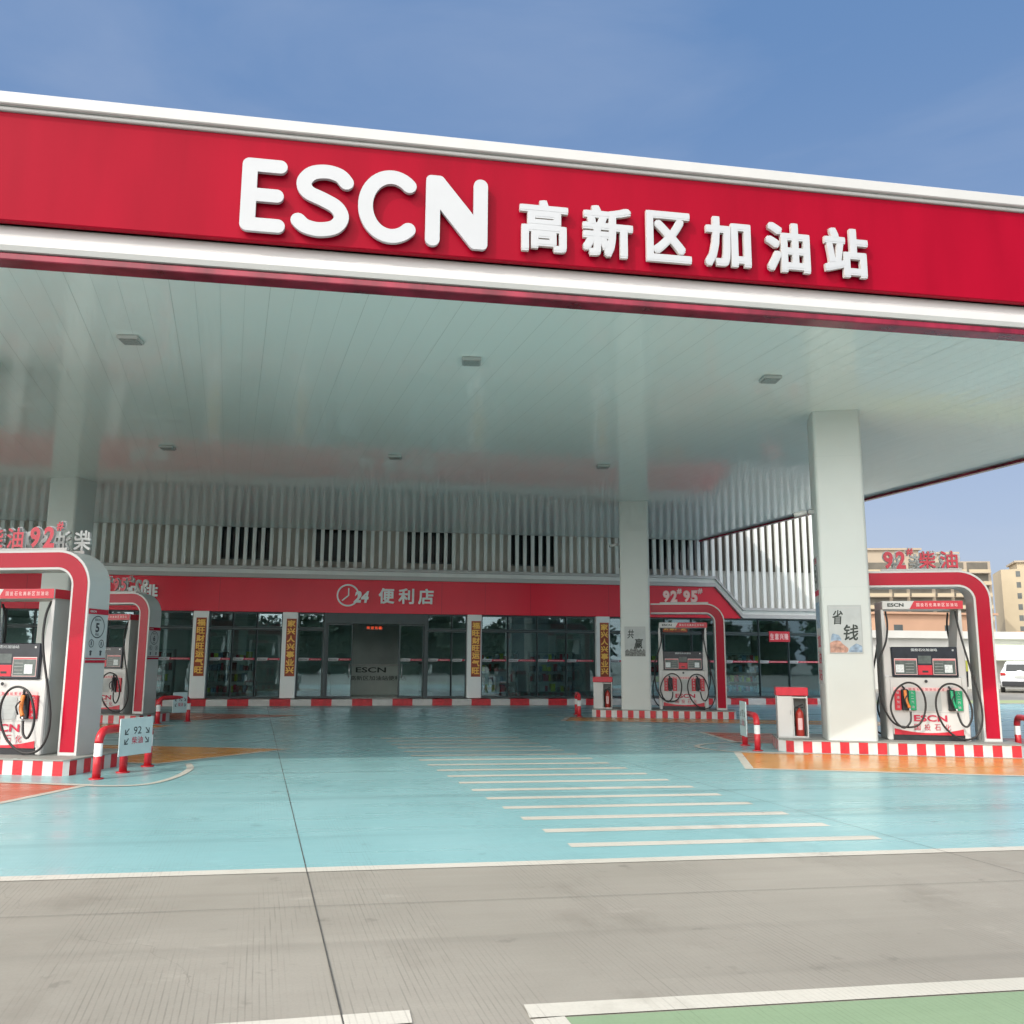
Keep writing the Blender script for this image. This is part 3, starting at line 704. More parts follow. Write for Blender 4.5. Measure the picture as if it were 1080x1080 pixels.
def lane_sign(label, A, B, z0, z1, lines, arrows=True):
    A = Vector(A); B = Vector(B); d = B - A; L = d.length
    t = thing('lane_sign', label, 'sign', (A.x, A.y, 0), math.atan2(d.y, d.x), 'lane signs on the pipe guards')
    b = MB(); b.box(0, L, 0, 0.018, z0, z1, 'sign_face', 0.004); b.build('sign_board', t)
    s = MB(); H = z1 - z0
    y = -0.003
    s_ = lines
    text_into(s, '92', 'sign_black', L * .40, z0 + H * .56, L * .24, H * .20, y, 0, 0.0)
    text_into(s, '柴油', 'red_text', L * .36, z0 + H * .30, L * .34, H * .19, y, 0, 0.012)
    for zz, hh in ((z0 + H * .56, H * .17), (z0 + H * .30, H * .17)):
        text_into(s, '↙', 'sign_black', L * .14, zz, L * .13, hh, y, 0, 0.01)
        text_into(s, '↘', 'sign_black', L * .76, zz, L * .13, hh, y, 0, 0.01)
    s.build('lettering', t, fix=False)
    return t
guard('red and white pipe guard in front of the left foreground island', (-3.33, 13.20), (-2.98, 14.62), 0.72, 0.63)
lane_sign('pale sign reading 92 with arrows on the pipe guard by the left foreground island', (-3.13, 13.46), (-2.82, 14.03), 0.26, 0.77, None)
pg = lambda key, u, v: ipt(key, u, v)
guard('pipe guard at the left end of the right foreground island', pg('right_near', -0.62, 0.15), pg('right_near', -0.78, 1.20))
lane_sign('pale lane sign seen edge-on beside the right foreground extinguisher cabinet', pg('right_near', -0.88, 0.9), pg('right_near', -0.80, 0.35), 0.22, 0.86, None)
guard('pipe guard cut by the right photo edge beside the right foreground island', pg('right_near', 4.10, 0.30), pg('right_near', 4.10, 1.25))
guard('small pipe guard left of the far extinguisher cabinet before the store', pg('right_far', -0.62, 0.15), pg('right_far', -0.78, 1.20))
guard('pipe guard at the end of the far left island', pg('left_far', 4.15, 0.3), pg('left_far', 4.38, 1.25))
lane_sign('small lane sign on the pipe guard of the far left island', pg('left_far', 4.27, 0.72), pg('left_far', 4.42, 1.12), 0.24, 0.75, None)

def cabinet(key, label, elabel):
    bx, by = ipt(key, 0.05, 0.62); a = ISL[key][1]
    t = thing('extinguisher_cabinet', label, 'cabinet', (bx, by, KZ), a, 'fire extinguisher cabinets on the islands')
    W, D, H = 0.27, 0.17, 0.76
    c = MB()
    c.box(-W, W, D - 0.02, D, 0.02, H, 'body_white'); c.box(-W, -W + 0.02, -D, D - 0.02, 0.02, H, 'body_white'); c.box(W - 0.02, W, -D, D - 0.02, 0.02, H, 'body_white')
    c.box(-W, W, -D, D, 0.0, 0.02, 'body_white'); c.box(-0.01, 0.01, -D + 0.01, D - 0.02, 0.02, H, 'cab_inside')
    c.build('cabinet_body', t)
    i = MB(); i.face([(0.012, D - 0.022, 0.022), (W - 0.021, D - 0.022, 0.022), (W - 0.021, D - 0.022, H), (0.012, D - 0.022, H)], 'cab_inside'); i.build('back_lining', t, fix=False)
    d = MB(); d.box(-W + 0.002, -0.004, -D - 0.016, -D - 0.001, 0.015, H - 0.01, 'body_white', 0.004); d.box(-0.05, -0.035, -D - 0.03, -D - 0.016, 0.42, 0.50, 'steel'); d.build('door', t)
    fr = MB()
    for x0, x1, z0, z1 in ((0.0, 0.018, 0.015, H - 0.02), (W - 0.018, W, 0.015, H - 0.02), (0.018, W - 0.018, 0.015, 0.033), (0.018, W - 0.018, H - 0.045, H - 0.02)):
        fr.box(x0, x1, -D - 0.014, -D, z0, z1, 'body_white')
    fr.build('open_door_frame', t)
    tp = MB(); tp.box(-W - 0.015, W + 0.015, -D - 0.02, D + 0.01, H, H + 0.15, 'red_plastic', 0.008); tp.build('red_top', t)
    ex, ey = ipt(key, 0.05 + 0.135, 0.60)
    e = thing('fire_extinguisher', elabel, 'fire extinguisher', (ex, ey, KZ + 0.02), a, 'red extinguishers inside the cabinets')
    b = MB(); prof = [(0.072, 0.0), (0.078, 0.02), (0.078, 0.38), (0.070, 0.43), (0.045, 0.47), (0.022, 0.49), (0.022, 0.51)]
    b.tube([(0, 0, z) for r, z in prof], 1, 'ext_red', 16, rs=[r for r, z in prof]); b.build('bottle', e)
    lb = MB(); 
    for k in range(6):
        a0 = R_(-120 + k * 10); a1 = R_(-120 + (k + 1) * 10)
        lb.face([(0.0795 * math.cos(a0), 0.0795 * math.sin(a0), 0.12), (0.0795 * math.cos(a1), 0.0795 * math.sin(a1), 0.12), (0.0795 * math.cos(a1), 0.0795 * math.sin(a1), 0.33), (0.0795 * math.cos(a0), 0.0795 * math.sin(a0), 0.33)], 'pink_text')
    lb.build('bottle_label', e, fix=False)
    v = MB(); v.box(-0.02, 0.02, -0.02, 0.02, 0.51, 0.55, 'black'); v.tube([(-0.01, 0, 0.55), (0.07, -0.01, 0.58)], 0.010, 'black', 8); v.tube([(-0.01, 0, 0.53), (0.07, -0.01, 0.52)], 0.008, 'black', 8)
    v.tube(smooth_path([(-0.02, 0, 0.53), (-0.08, -0.02, 0.5), (-0.095, -0.04, 0.35), (-0.09, -0.04, 0.18)], 5), 0.010, 'rubber', 8); v.build('valve_and_hose', e)
cabinet('right_near', 'white cabinet with red top left of the large right column', 'red fire extinguisher in the open half of the right foreground cabinet')
cabinet('right_far', 'small white cabinet with red top left of the slim column by the store', 'red fire extinguisher in the small cabinet by the slim column')

# ------------------------------------------------------------------ canopy
canopy = thing('fuel_canopy', 'wide white canopy with a long red fascia over the whole forecourt', 'canopy', (0, 0, 0))
ZC = 6.28; YF = 11.1; YB = 33.15
rx = lambda y: 16.15 - 0.129 * (y - YF); lx = lambda y: -26.0 - 0.129 * (y - YF)
c = MB(); c.face([(lx(YF), YF + 0.1, ZC), (lx(YB), YB, ZC), (rx(YB), YB, ZC), (rx(YF), YF + 0.1, ZC)], 'ceiling'); c.build('ceiling', canopy, fix=False)
s = MB()
for k in range(0, 137):
    x = lx(YF) + 0.31 * k
    # narrow grey joint line between lining strips; a few are wider
    w = 0.0045 if k % 4 else 0.008
    xa, xb = x, x - 0.129 * (YB - YF)
    s.face([(xa, YF + 0.12, ZC - 0.003), (xb, YB - 0.05, ZC - 0.003), (xb + w, YB - 0.05, ZC - 0.003), (xa + w, YF + 0.12, ZC - 0.003)], 'seam')
s.build('ceiling_seams', canopy, fix=False)
def ribx(name, y0, y1, z0, z1, m, ext=0.0):
    b = MB(); b.box(lx(YF) - ext, rx(YF) + ext, y0, y1, z0, z1, m, 0.012); return b.build(name, canopy)
ribx('top_coping', YF - 0.16, YF + 0.5, 8.27, 8.43, 'white_metal', 0.1)
ribx('coping_lip', YF - 0.10, YF - 0.012, 8.215, 8.268, 'white_metal', 0.05)
ribx('red_fascia', YF - 0.06, YF + 0.05, 6.80, 8.215, 'fascia_red')
# lower white band with a sloping recess above a rounded edge
b = MB(); prof = [(YF + 0.09, 6.798), (YF + 0.02, 6.59), (YF - 0.13, 6.575), (YF - 0.19, 6.54), (YF - 0.215, 6.42), (YF - 0.19, 6.36), (YF - 0.05, 6.345), (YF + 0.10, 6.345), (YF + 0.10, 6.798)]
b.prism([(y, z) for y, z in prof], lx(YF) - 0.1, rx(YF) + 0.1, 'white_metal', axis='x'); b.build('lower_band', canopy)
ribx('red_lip', YF - 0.17, YF + 0.10, 6.255, 6.343, 'dark_red')
# roof and right, left and back edges
rf = MB(); rf.prism([(lx(YF), YF + 0.12), (rx(YF), YF + 0.12), (rx(YB), YB), (lx(YB), YB)], 7.9, 8.0, 'white_metal'); rf.build('roof_deck', canopy)
for nm, fx in (('right_edge', rx), ('left_edge', lx)):
    sg = 1 if fx is rx else -1
    for z0, z1, w0, m in ((6.33, 8.40, 0.0, 'fascia_red'), (6.27, 6.325, 0.07, 'white_metal'), (6.20, 6.262, -0.03, 'dark_red')):
        e = MB(); P = [(fx(YF) + sg * w0, YF + 0.1), (fx(YB) + sg * w0, YB), (fx(YB) + sg * (w0 - 0.14), YB), (fx(YF) + sg * (w0 - 0.14), YF + 0.1)]
        e.prism(P if sg < 0 else P[::-1], z0, z1, m); e.build(nm, canopy)
bk = MB(); bk.box(lx(YB) + 0.15, rx(YB) - 0.15, YB + 0.002, YB + 0.10, 6.27, 8.0, 'white_metal'); bk.build('back_edge', canopy)

CW, CD = 0.86, 0.80
def column(key):
    (ox, oy), a = ISL[key]
    x, y = ipt(key, 0.60 + CW / 2, 0.08 + CD / 2)
    ob = MB(); ch = 0.07
    hw, hd = CW / 2, CD / 2
    pl = rounded_poly([(-hw, -hd, ch), (hw, -hd, ch), (hw, hd, ch), (-hw, hd, ch)], 6)
    ob.prism(pl, KZ, ZC - 0.002, 'column_white')
    o = ob.build('column', canopy, Matrix.Translation((x, y, 0)) @ Matrix.Rotation(a, 4, 'Z'))
    # cladding joint lines
    for z in (2.95, 5.4):
        jn = MB(); jn.prism([(p[0] * 1.002, p[1] * 1.002) for p in pl], z, z + 0.006, 'seam')
        jn.build('cladding_joint', o)
    for p in o.data.polygons:
        p.use_smooth = abs(p.normal.z) < 0.5
    try: o.data.set_sharp_from_angle(angle=R_(40))
    except Exception: pass
    return o
for k in ISL: column(k)

# ceiling downlights
for i, (x, y) in enumerate(((-3.41, 13.54), (1.68, 13.56), (6.70, 13.53), (-4.26, 20.71), (0.80, 20.67), (5.82, 20.72))):
    lb = ['downlight above the left foreground, near the red fascia', 'downlight in the middle of the front ceiling row', 'downlight left of the large right column top', 'downlight in the back row nearest the left column', 'middle downlight of the back ceiling row', 'downlight in the back row just left of the slim column'][i]
    t = thing('ceiling_light', lb, 'ceiling light', (x, y, ZC - 0.006), R_(-7), 'square downlights in the canopy ceiling')
    f = MB(); w = 0.15
    f.box(-w, w, -w, w, -0.05, 0.0, 'body_grey' if i else 'white_metal', 0.006); f.build('lamp_frame', t)
    f = MB(); f.box(-w + 0.025, w - 0.025, -w + 0.025, w - 0.025, -0.062, -0.051, 'lens'); f.build('diffuser', t)

# ------------------------------------------------------------------ canopy sign letters
sign = thing('station_sign', 'white raised letters ESCN and six Chinese characters on the red fascia', 'sign', (0, YF - 0.06, 6.9))
K = 10.9 / 10.45
def sx(x): return x * K
def sz(z): return 1.6 + (z - 1.6) * K
def letter(polys, name='letter'):
    mb = MB()
    for poly in polys:
        n = len(poly)
        area = sum(poly[i][0] * poly[(i + 1) % n][1] - poly[(i + 1) % n][0] * poly[i][1] for i in range(n))
        if area < 0: poly = poly[::-1]
        mb.prism([(x, z) for x, z in poly], -0.10, -0.045, 'letter_white', axis='y')
    o = mb.build(name, sign); return o
z0, z1 = sz(6.66) - 6.9, sz(7.60) - 6.9
tw = 0.188
def E(x0, x1):
    r = tw / 2 * 0.98; zm = (z0 + z1) / 2
    return rounded_poly([(x0, z0, 0.09), (x1, z0, r), (x1, z0 + tw * .95, r), (x0 + tw, z0 + tw * .95, 0.0), (x0 + tw, zm - tw * .47, 0), (x1 - 0.03, zm - tw * .47, r), (x1 - 0.03, zm + tw * .47, r), (x0 + tw, zm + tw * .47, 0), (x0 + tw, z1 - tw * .95, 0), (x1, z1 - tw * .95, r), (x1, z1, r), (x0, z1, 0.09)])
def Cc(x0, x1):
    cx = x0 + (x1 - x0) * 0.56; cz = (z0 + z1) / 2; rx_ = (x1 - x0) * .56 - tw / 2; rz_ = (z1 - z0) / 2 - tw / 2 + .01
    return stroke_poly([(cx + rx_ * math.cos(R_(d)), cz + rz_ * math.sin(R_(d))) for d in range(48, 313, 8)], tw / 2)
def Ss(x0, x1):
    w = x1 - x0; h = z1 - z0; q = tw / 2
    key = [(0.90, 0.775), (0.78, 0.865), (0.55, 0.905), (0.30, 0.865), (0.165, 0.735), (0.24, 0.60), (0.50, 0.515), (0.74, 0.42), (0.835, 0.28), (0.72, 0.145), (0.46, 0.095), (0.22, 0.125), (0.09, 0.20)]
    P = smooth_path([(x0 + a * w, z0 + b_ * h, 0) for a, b_ in key], 5)
    return stroke_poly([(p.x, p.y) for p in P], q)
def Nn(x0, x1):
    r = tw / 2 * 0.98
    return rounded_poly([(x0, z0, r), (x0 + tw, z0, r), (x0 + tw, z1 - 0.47, 0), (x1 - tw - 0.02, z0, 0.07), (x1, z0, 0.07), (x1, z1, r), (x1 - tw, z1, r), (x1 - tw, z0 + 0.47, 0), (x0 + tw + 0.02, z1, 0.07), (x0, z1, 0.07)])
letter([E(sx(-1.52), sx(-0.99))]); letter([Ss(sx(-0.90), sx(-0.21))]); letter([Cc(sx(-0.13), sx(0.60))]); letter([Nn(sx(0.70), sx(1.48))])
for ch, xa, xb in (('高', 1.89, 2.52), ('新', 2.71, 3.38), ('区', 3.56, 4.17), ('加', 4.36, 5.00), ('油', 5.21, 5.84), ('站', 6.05, 6.69)):
    mb = MB(); text_into(mb, ch, 'letter_white', sx(xa), sz(6.70) - 6.9, sx(xb) - sx(xa), (sz(7.40) - sz(6.70)), -0.105, 0.055, 0.036, 'letter_side')
    mb.build('letter', sign, fix=False)

# ------------------------------------------------------------------ store
YS = 33.0
store = thing('store_building', 'convenience store with glass front, red band and white vertical slats above', 'shop building', (0, YS, 0))
def part(mb, name, parent=store, fix=True): return mb.build(name, parent, Matrix.Translation((0, -YS, 0)) if parent is store else None, fix)
SXL, SXR = -26.0, 18.35
# kerb of the store
kb = MB(); x = -25.9; k = 0
while x < SXR + 0.3:
    kb.box(x, min(x + 0.70, SXR + 0.4), YS - 0.42, YS + 0.28, 0.0, 0.22, 'kerb_red' if k % 2 else 'kerb_white'); x += 0.70; k += 1
part(kb, 'kerb')
# shell: side walls, roof, back wall, upper wall behind the slats
w = MB(); w.box(SXL, SXR, YS + 9, YS + 9.2, 0, 9.6, 'wall_beige'); w.box(SXR - 0.2, SXR, YS + 0.62, YS + 9, 0, 9.4, 'wall_white'); w.box(SXL, SXL + 0.2, YS + 0.62, YS + 9, 0, 9.4, 'wall_white')
w.box(SXL, SXR, YS + 1.02, YS + 9, 9.4, 9.55, 'wall_white')
part(w, 'outer_wall')
uw = MB(); uw.box(SXL, 13.6, YS + 0.75, YS + 1.0, 3.3, 9.38, 'wall_beige'); uw.box(13.6, SXR, YS + 0.75, YS + 1.0, 3.2, 9.38, 'wall_white'); part(uw, 'upper_wall')
for x in (-4.88, -1.52, 1.76, 5.75, 9.95):
    wd = 1.75 if x < 9 else 3.7
    a = MB(); a.box(x, x + wd, YS + 0.70, YS + 0.745, 5.2, 8.6, 'car_glass'); f_ = part(a, 'upper_window')
    m_ = MB(); m_.box(x - 0.04, x + wd + 0.04, YS + 0.66, YS + 0.698, 5.15, 5.2, 'frame_dark'); m_.box(x + wd / 2 - 0.03, x + wd / 2 + 0.03, YS + 0.66, YS + 0.698, 5.2, 8.6, 'frame_dark'); mo = m_.build('window_frame', f_)
a = MB(); a.box(13.8, 18.2, YS + 0.70, YS + 0.745, 5.15, 8.6, 'apt_brown'); part(a, 'upper_window')
# slats
sl = MB(); x = SXL
while x < 18.25:
    zb = 4.80 if x < 13.6 else (4.80 - (x - 13.6) * 1.05 if x < 14.75 else 3.60)
    sl.box(x, x + 0.125, YS + 0.34, YS + 0.47, zb, 9.9, 'slat'); x += 0.301
part(sl, 'slat_screen')
tr = MB(); tr.box(SXL, SXR, YS + 0.30, YS + 0.52, 9.9, 10.1, 'white_metal'); tr.box(SXR - 0.02, SXR + 0.25, YS + 0.25, YS + 1.1, 3.6, 10.0, 'white_metal'); part(tr, 'screen_frame')
# ledge ribbon: two steps
def ledge(zo0, zo1, y0, y1, m, name):
    b = MB(); P = [(SXL, 4.43), (13.62, 4.43), (14.72, 3.24), (18.5, 3.24)]
    lo = [(x_, z_ + zo0) for x_, z_ in P]; hi = [(x_, z_ + zo1) for x_, z_ in P]
    for q in range(3):
        b.prism([lo[q], lo[q + 1], hi[q + 1], hi[q]], y0, y1, m, axis='y')
    part(b, name)
ledge(0.30, 0.40, YS - 0.24, YS + 0.62, 'white_metal', 'ledge')
ledge(0.15, 0.297, YS - 0.12, YS + 0.60, 'slat', 'ledge')
ledge(0.0, 0.147, YS - 0.20, YS + 0.60, 'white_metal', 'ledge')
# red band
b = MB(); b.prism([(SXL, 3.235), (14.68, 3.235), (13.60, 4.425), (SXL, 4.425)], YS - 0.08, YS + 0.30, 'store_red', axis='y'); part(b, 'red_band')
b = MB()
for xx in (-17.2, -11.0, -7.6, -4.7, 3.1, 4.7, 6.4, 9.4):
    b.box(xx, xx + 0.006, YS - 0.083, YS - 0.078, 3.24, 4.42, 'dark_red')
part(b, 'band_joints')
# piers
for x in (-18.0, -11.9, -8.6, -5.26, -2.24, 4.32, 9.16):
    b = MB(); b.box(x - 0.26, x + 0.26, YS - 0.14, YS + 0.25, 0.242, 3.232, 'slat', 0.015); part(b, 'pier')
# glazing
mull = {}
bays = [(-17.7, -12.2, [-16.6, -15.5, -14.4, -13.3]), (-11.6, -8.9, [-10.7, -9.8]), (-8.3, -5.54, [-7.5, -6.67]), (-4.98, -2.52, [-4.20, -3.38]), (-1.96, -1.08, []), (2.62, 4.04, [3.50]), (4.60, 8.88, [5.58, 6.68, 7.78]), (9.44, 18.3, [10.5, 11.6, 12.7, 13.95, 15.43, 16.65])]
def pane(x0, x1, z0, z1, name='window', decal=True, y=YS + 0.10):
    b = MB(); b.box(x0, x1, y, y + 0.012, z0, z1, 'glass'); w = part(b, name)
    f = MB(); t_ = 0.032
    f.box(x0 - 0.03, x0 + t_, y - 0.045, y - 0.002, z0, z1, 'frame_dark'); f.box(x1 - t_, x1 + 0.0, y - 0.045, y - 0.002, z0, z1, 'frame_dark')
    f.box(x0 + t_, x1 - t_, y - 0.045, y - 0.002, z0, z0 + 0.06, 'frame_dark'); f.box(x0 + t_, x1 - t_, y - 0.045, y - 0.002, z1 - 0.05, z1, 'frame_dark')
    f.build('frame', w)
    if decal:
        d = MB(); zz = 1.555
        d.face([(x0 + 0.05, y - 0.006, zz), (x1 - 0.05, y - 0.006, zz), (x1 - 0.05, y - 0.006, zz + 0.07), (x0 + 0.05, y - 0.006, zz + 0.07)], 'red_text')
        d.face([(x0 + 0.05, y - 0.008, zz - 0.02), (x0 + 0.38, y - 0.008, zz - 0.02), (x0 + 0.42, y - 0.008, zz + 0.085), (x0 + 0.05, y - 0.008, zz + 0.085)], 'letter_white')
        text_into(d, 'ESCN', 'ink', x0 + 0.08, zz, 0.25, 0.05, y - 0.010)
        text_into(d, '国投石化加油站', 'pink_text', x0 + 0.46, zz + 0.012, max(0.1, x1 - x0 - 0.56), 0.046, y - 0.009)
        d.build('window_decal', w, fix=False)
    return w
for x0, x1, ms in bays:
    xs = [x0] + ms + [x1]
    for p, q in zip(xs, xs[1:]):
        pane(p, q, 0.25, 2.64); pane(p, q, 2.66, 3.22, 'transom_window', False)
# entrance
b = MB()
for x in (-1.06, 2.50): b.box(x, x + 0.10, YS - 0.02, YS + 0.25, 0.242, 3.23, 'frame_dark')
b.box(-0.96, 2.50, YS - 0.02, YS + 0.25, 2.86, 3.23, 'frame_dark'); part(b, 'entrance_frame')
pane(-0.93, -0.05, 0.25, 2.85, 'sliding_door'); pane(1.62, 2.48, 0.25, 2.85, 'sliding_door')

for hx in (-0.14, 1.72):
    b = MB(); b.tube([(hx, YS + 0.04, 0.95), (hx, YS + 0.04, 1.45)], 0.018, 'steel', 8); part(b, 'door_handle')
# interior
b = MB(); b.box(SXL + 0.3, SXR - 0.3, YS + 0.3, YS + 8.9, 0.2, 0.24, 'interior_floor'); part(b, 'interior_floor')
b = MB(); b.box(SXL + 0.3, SXR - 0.3, YS + 6.5, YS + 6.6, 0.25, 3.2, 'interior'); b.box(SXL + 0.3, SXR - 0.3, YS + 0.35, YS + 8.9, 3.25, 3.3, 'interior'); part(b, 'interior_wall')
# counter with the dark name on it
ct = thing('service_counter', 'grey counter with ESCN lettering seen through the store entrance', 'counter', (0.85, YS + 2.6, 0.24))
b = MB(); b.box(-1.7, 1.7, 0, 0.6, 0, 1.12, 'counter', 0.02); b.build('counter_body', ct)
b = MB(); b.box(-1.75, 1.75, -0.06, 0.62, 1.12, 1.17, 'letter_side', 0.01); b.build('counter_top', ct)
b = MB(); text_into(b, 'ESCN', 'ink', -0.75, 0.86, 1.15, 0.20, -0.02, 0.015, 0.02); text_into(b, '高新区加油站便利店', 'ink', -0.95, 0.56, 2.15, 0.18, -0.02, 0.01, 0.01); b.build('lettering', ct, fix=False)
for i, (x, lab) in enumerate(((-4.6, 'shelf of goods behind the window left of the first gold couplet pair'), (-7.6, 'shelf of goods in the window behind the far left arch'), (5.4, 'shelf of goods behind the window right of the entrance'), (7.9, 'shelf of goods behind the window next to the slim column'), (12.0, 'shelf of goods behind the windows right of the far arch'), (15.9, 'shelf of goods in the window left of the large column'))):
    t = thing('goods_shelf', lab, 'shelf', (x, YS + 2.2 + (i % 2) * 0.8, 0.24), 0, 'shelves of goods inside the store')
    b = MB()
    for xx in (-0.95, 0.92): b.box(xx, xx + 0.03, 0, 0.4, 0, 1.7, 'body_grey')
    for z in (0.1, 0.5, 0.9, 1.3, 1.66): b.box(-0.92, 0.92, 0, 0.4, z, z + 0.03, 'body_grey')
    b.build('shelf_frame', t)
    g = MB()
    for z in (0.13, 0.53, 0.93, 1.33):
        xx = -0.88
        while xx < 0.8:
            w_ = random.uniform(0.08, 0.2); g.box(xx, xx + w_ - 0.015, 0.03, 0.3, z, z + random.uniform(0.15, 0.3), random.choice(['goods', 'red_plastic', 'counter', 'blue_print', 'yellow', 'body_white', 'goods'])); xx += w_
    g.build('goods', t)
# store signs
sg = thing('store_sign', 'white clock and 24 with three Chinese characters on the store red band', 'sign', (0, YS - 0.08, 3.8))
b = MB()
cx, cz = -0.27, 0.06; n = 30
def annulus(mb, cx, cz, ro, ri, y0, y1, m):
    for k in range(n):
        a0 = 2 * math.pi * k / n; a1 = 2 * math.pi * (k + 1) / n
        mb.prism([(cx + ri * math.cos(a0), cz + ri * math.sin(a0)), (cx + ro * math.cos(a0), cz + ro * math.sin(a0)), (cx + ro * math.cos(a1), cz + ro * math.sin(a1)), (cx + ri * math.cos(a1), cz + ri * math.sin(a1))], y0, y1, m, axis='y')
annulus(b, cx, cz, 0.40, 0.345, -0.08, -0.01, 'sign_white'); b.build('clock_ring', sg)
b = MB(); b.prism(stroke_poly([(cx + 0.02, cz + 0.24), (cx + 0.02, cz + 0.0)], 0.022), -0.07, -0.02, 'sign_white', axis='y'); b.prism(stroke_poly([(cx - 0.01, cz - 0.03), (cx - 0.19, cz - 0.18)], 0.022), -0.067, -0.02, 'sign_white', axis='y'); b.build('clock_hands', sg)
b = MB(); text_into(b, '24', 'sign_white', cx + 0.20, cz - 0.26, 0.54, 0.42, -0.11, 0.08, 0.045, 'sign_white', None, 0.2); b.build('numerals', sg, fix=False)
b = MB()
for k, ch in enumerate('便利店'): text_into(b, ch, 'sign_white', 0.82 + k * 0.71, -0.22, 0.56, 0.56, -0.09, 0.07, 0.026, 'sign_white')
b.build('characters', sg, fix=False)
sg2 = thing('coffee_sign', 'white coffee characters on the red band behind the left arches', 'sign', (-7.2, YS - 0.08, 3.66))
b = MB()
for k, ch in enumerate('咖啡'): text_into(b, ch, 'sign_white', -0.82 + k * 0.71, -0.10, 0.56, 0.56, -0.09, 0.07, 0.026, 'sign_white')
b.build('characters', sg2, fix=False)
# couplets on the piers
for x, s_, lb in ((-5.24, '福旺财旺运气旺', 'gold on red couplet on the leftmost visible store pier'), (-2.19, '家兴人兴事业兴', 'gold on red couplet on the pier left of the store entrance'), (4.37, '福旺财旺运气旺', 'gold on red couplet on the pier right of the store entrance'), (9.20, '家兴人兴事业兴', 'gold on red couplet on the pier behind the slim column cabinet')):
    t = thing('couplet', lb, 'couplet', (x, YS - 0.145, 1.0), 0, 'gold lettered couplets on the store piers')
    b = MB(); b.box(-0.17, 0.17, -0.012, 0, 0.0, 2.0, 'couplet'); b.build('paper', t)
    b = MB(); 
    for k, ch in enumerate(s_): text_into(b, ch, 'gold', -0.14, 1.715 - k * 0.27, 0.28, 0.235, -0.016, 0, 0.035)
    b.build('characters', t, fix=False)
def banner(label, x, z, w, h, s_, base, txt, y=YS + 0.04):
    t = thing('window_banner', label, 'banner', (x, y, z), 0, 'small festive banners in the store windows')
    b = MB(); b.box(0, w, -0.01, 0, 0, h, base); b.build('banner_cloth', t)
    b = MB()
    for k, ch in enumerate(s_): text_into(b, ch, txt, 0.04 + k * (w - 0.06) / len(s_), h * .2, (w - 0.06) / len(s_) * .8, h * .6, -0.014, 0, 0.03)
    b.build('characters', t, fix=False)
banner('red window banner with four characters left of the large column', 15.85, 2.36, 0.86, 0.40, '生意兴隆', 'red_plastic', 'pink_text')
banner('dark red and gold banner seen above the far dispenser', 11.55, 2.68, 0.98, 0.36, '财源广进', 'couplet', 'gold')
t = thing('led_sign', 'small lit red sign hanging over the store entrance', 'sign', (0.42, YS + 0.9, 2.66))
b = MB(); b.box(0, 0.62, 0, 0.05, 0, 0.18, 'black'); b.build('housing', t)
b = MB(); 
for k, ch in enumerate('欢迎光临'): text_into(b, ch, 'led_text', 0.03 + k * 0.145, 0.04, 0.11, 0.10, -0.004)
b.build('characters', t, fix=False)

# ------------------------------------------------------------------ posters on columns
def col_poster(key, label, chars, z0, z1, u0, u1, kind):
    x, y = ipt(key, u0, 0.078); a = ISL[key][1]; w = u1 - u0; h = z1 - z0
    t = thing('poster', label, 'poster', (x, y, z0), a, 'calligraphy posters on the columns')
    b = MB(); b.box(0, w, -0.010, 0.0, 0, h, 'poster')
    for (xa, xb, za, zb) in ((0, .012, 0, h), (w - .012, w, 0, h), (.012, w - .012, 0, .012), (.012, w - .012, h - .012, h)): b.box(xa, xb, -0.0135, -0.0102, za, zb, 'body_grey')
    b.box(.03, w - .03, -0.013, -0.0103, h - 0.05, h - 0.044, 'letter_side'); b.build('sheet', t)
    c_ = MB(); text_into(c_, chars[0], 'ink', w * .13, h * .60, w * .32, h * .30, -0.014, 0, 0.018, None, None, 0.15); text_into(c_, chars[1], 'ink', w * .44, h * .27, w * .44, h * .33, -0.014, 0, 0.018, None, None, 0.15); c_.build('characters', t, fix=False)
    p = MB()
    if kind == 'hands':
        p.face([(w * x_, -0.012, h * z_) for x_, z_ in rounded_poly([(.02, .02, 0), (.52, .02, .05), (.58, .10, .04), (.40, .20, .05), (.28, .30, .06), (.02, .22, .02)])], 'skin_print')
        p.face([(w * x_, -0.0125, h * z_) for x_, z_ in rounded_poly([(.04, .26, .02), (.25, .27, .06), (.42, .25, .05), (.30, .38, .05), (.10, .42, .05)])], 'blue_print')
        p.face([(w * x_, -0.0128, h * z_) for x_, z_ in rounded_poly([(.55, .03, .02), (.97, .03, .02), (.97, .16, .03), (.80, .21, .04), (.62, .13, .04)])], 'blue_print')
    else:
        pts = [(.01, .02), (.99, .02), (.99, .20), (.90, .26), (.84, .18), (.74, .27), (.68, .20), (.55, .30), (.46, .34), (.42, .22), (.30, .28), (.22, .18), (.12, .25), (.01, .17)]
        p.face([(w * x_, -0.012, h * z_) for x_, z_ in pts], 'grey_print')
    p.build('picture', t, fix=False)
col_poster('right_near', 'poster with characters meaning save money over clasped hands, on the large right column', '省钱', 1.75, 2.62, 0.70, 1.28, 'hands')
col_poster('right_far', 'poster with brushed characters over a grey skyline, on the slim column', '共赢', 1.72, 2.58, 0.72, 1.32, 'city')
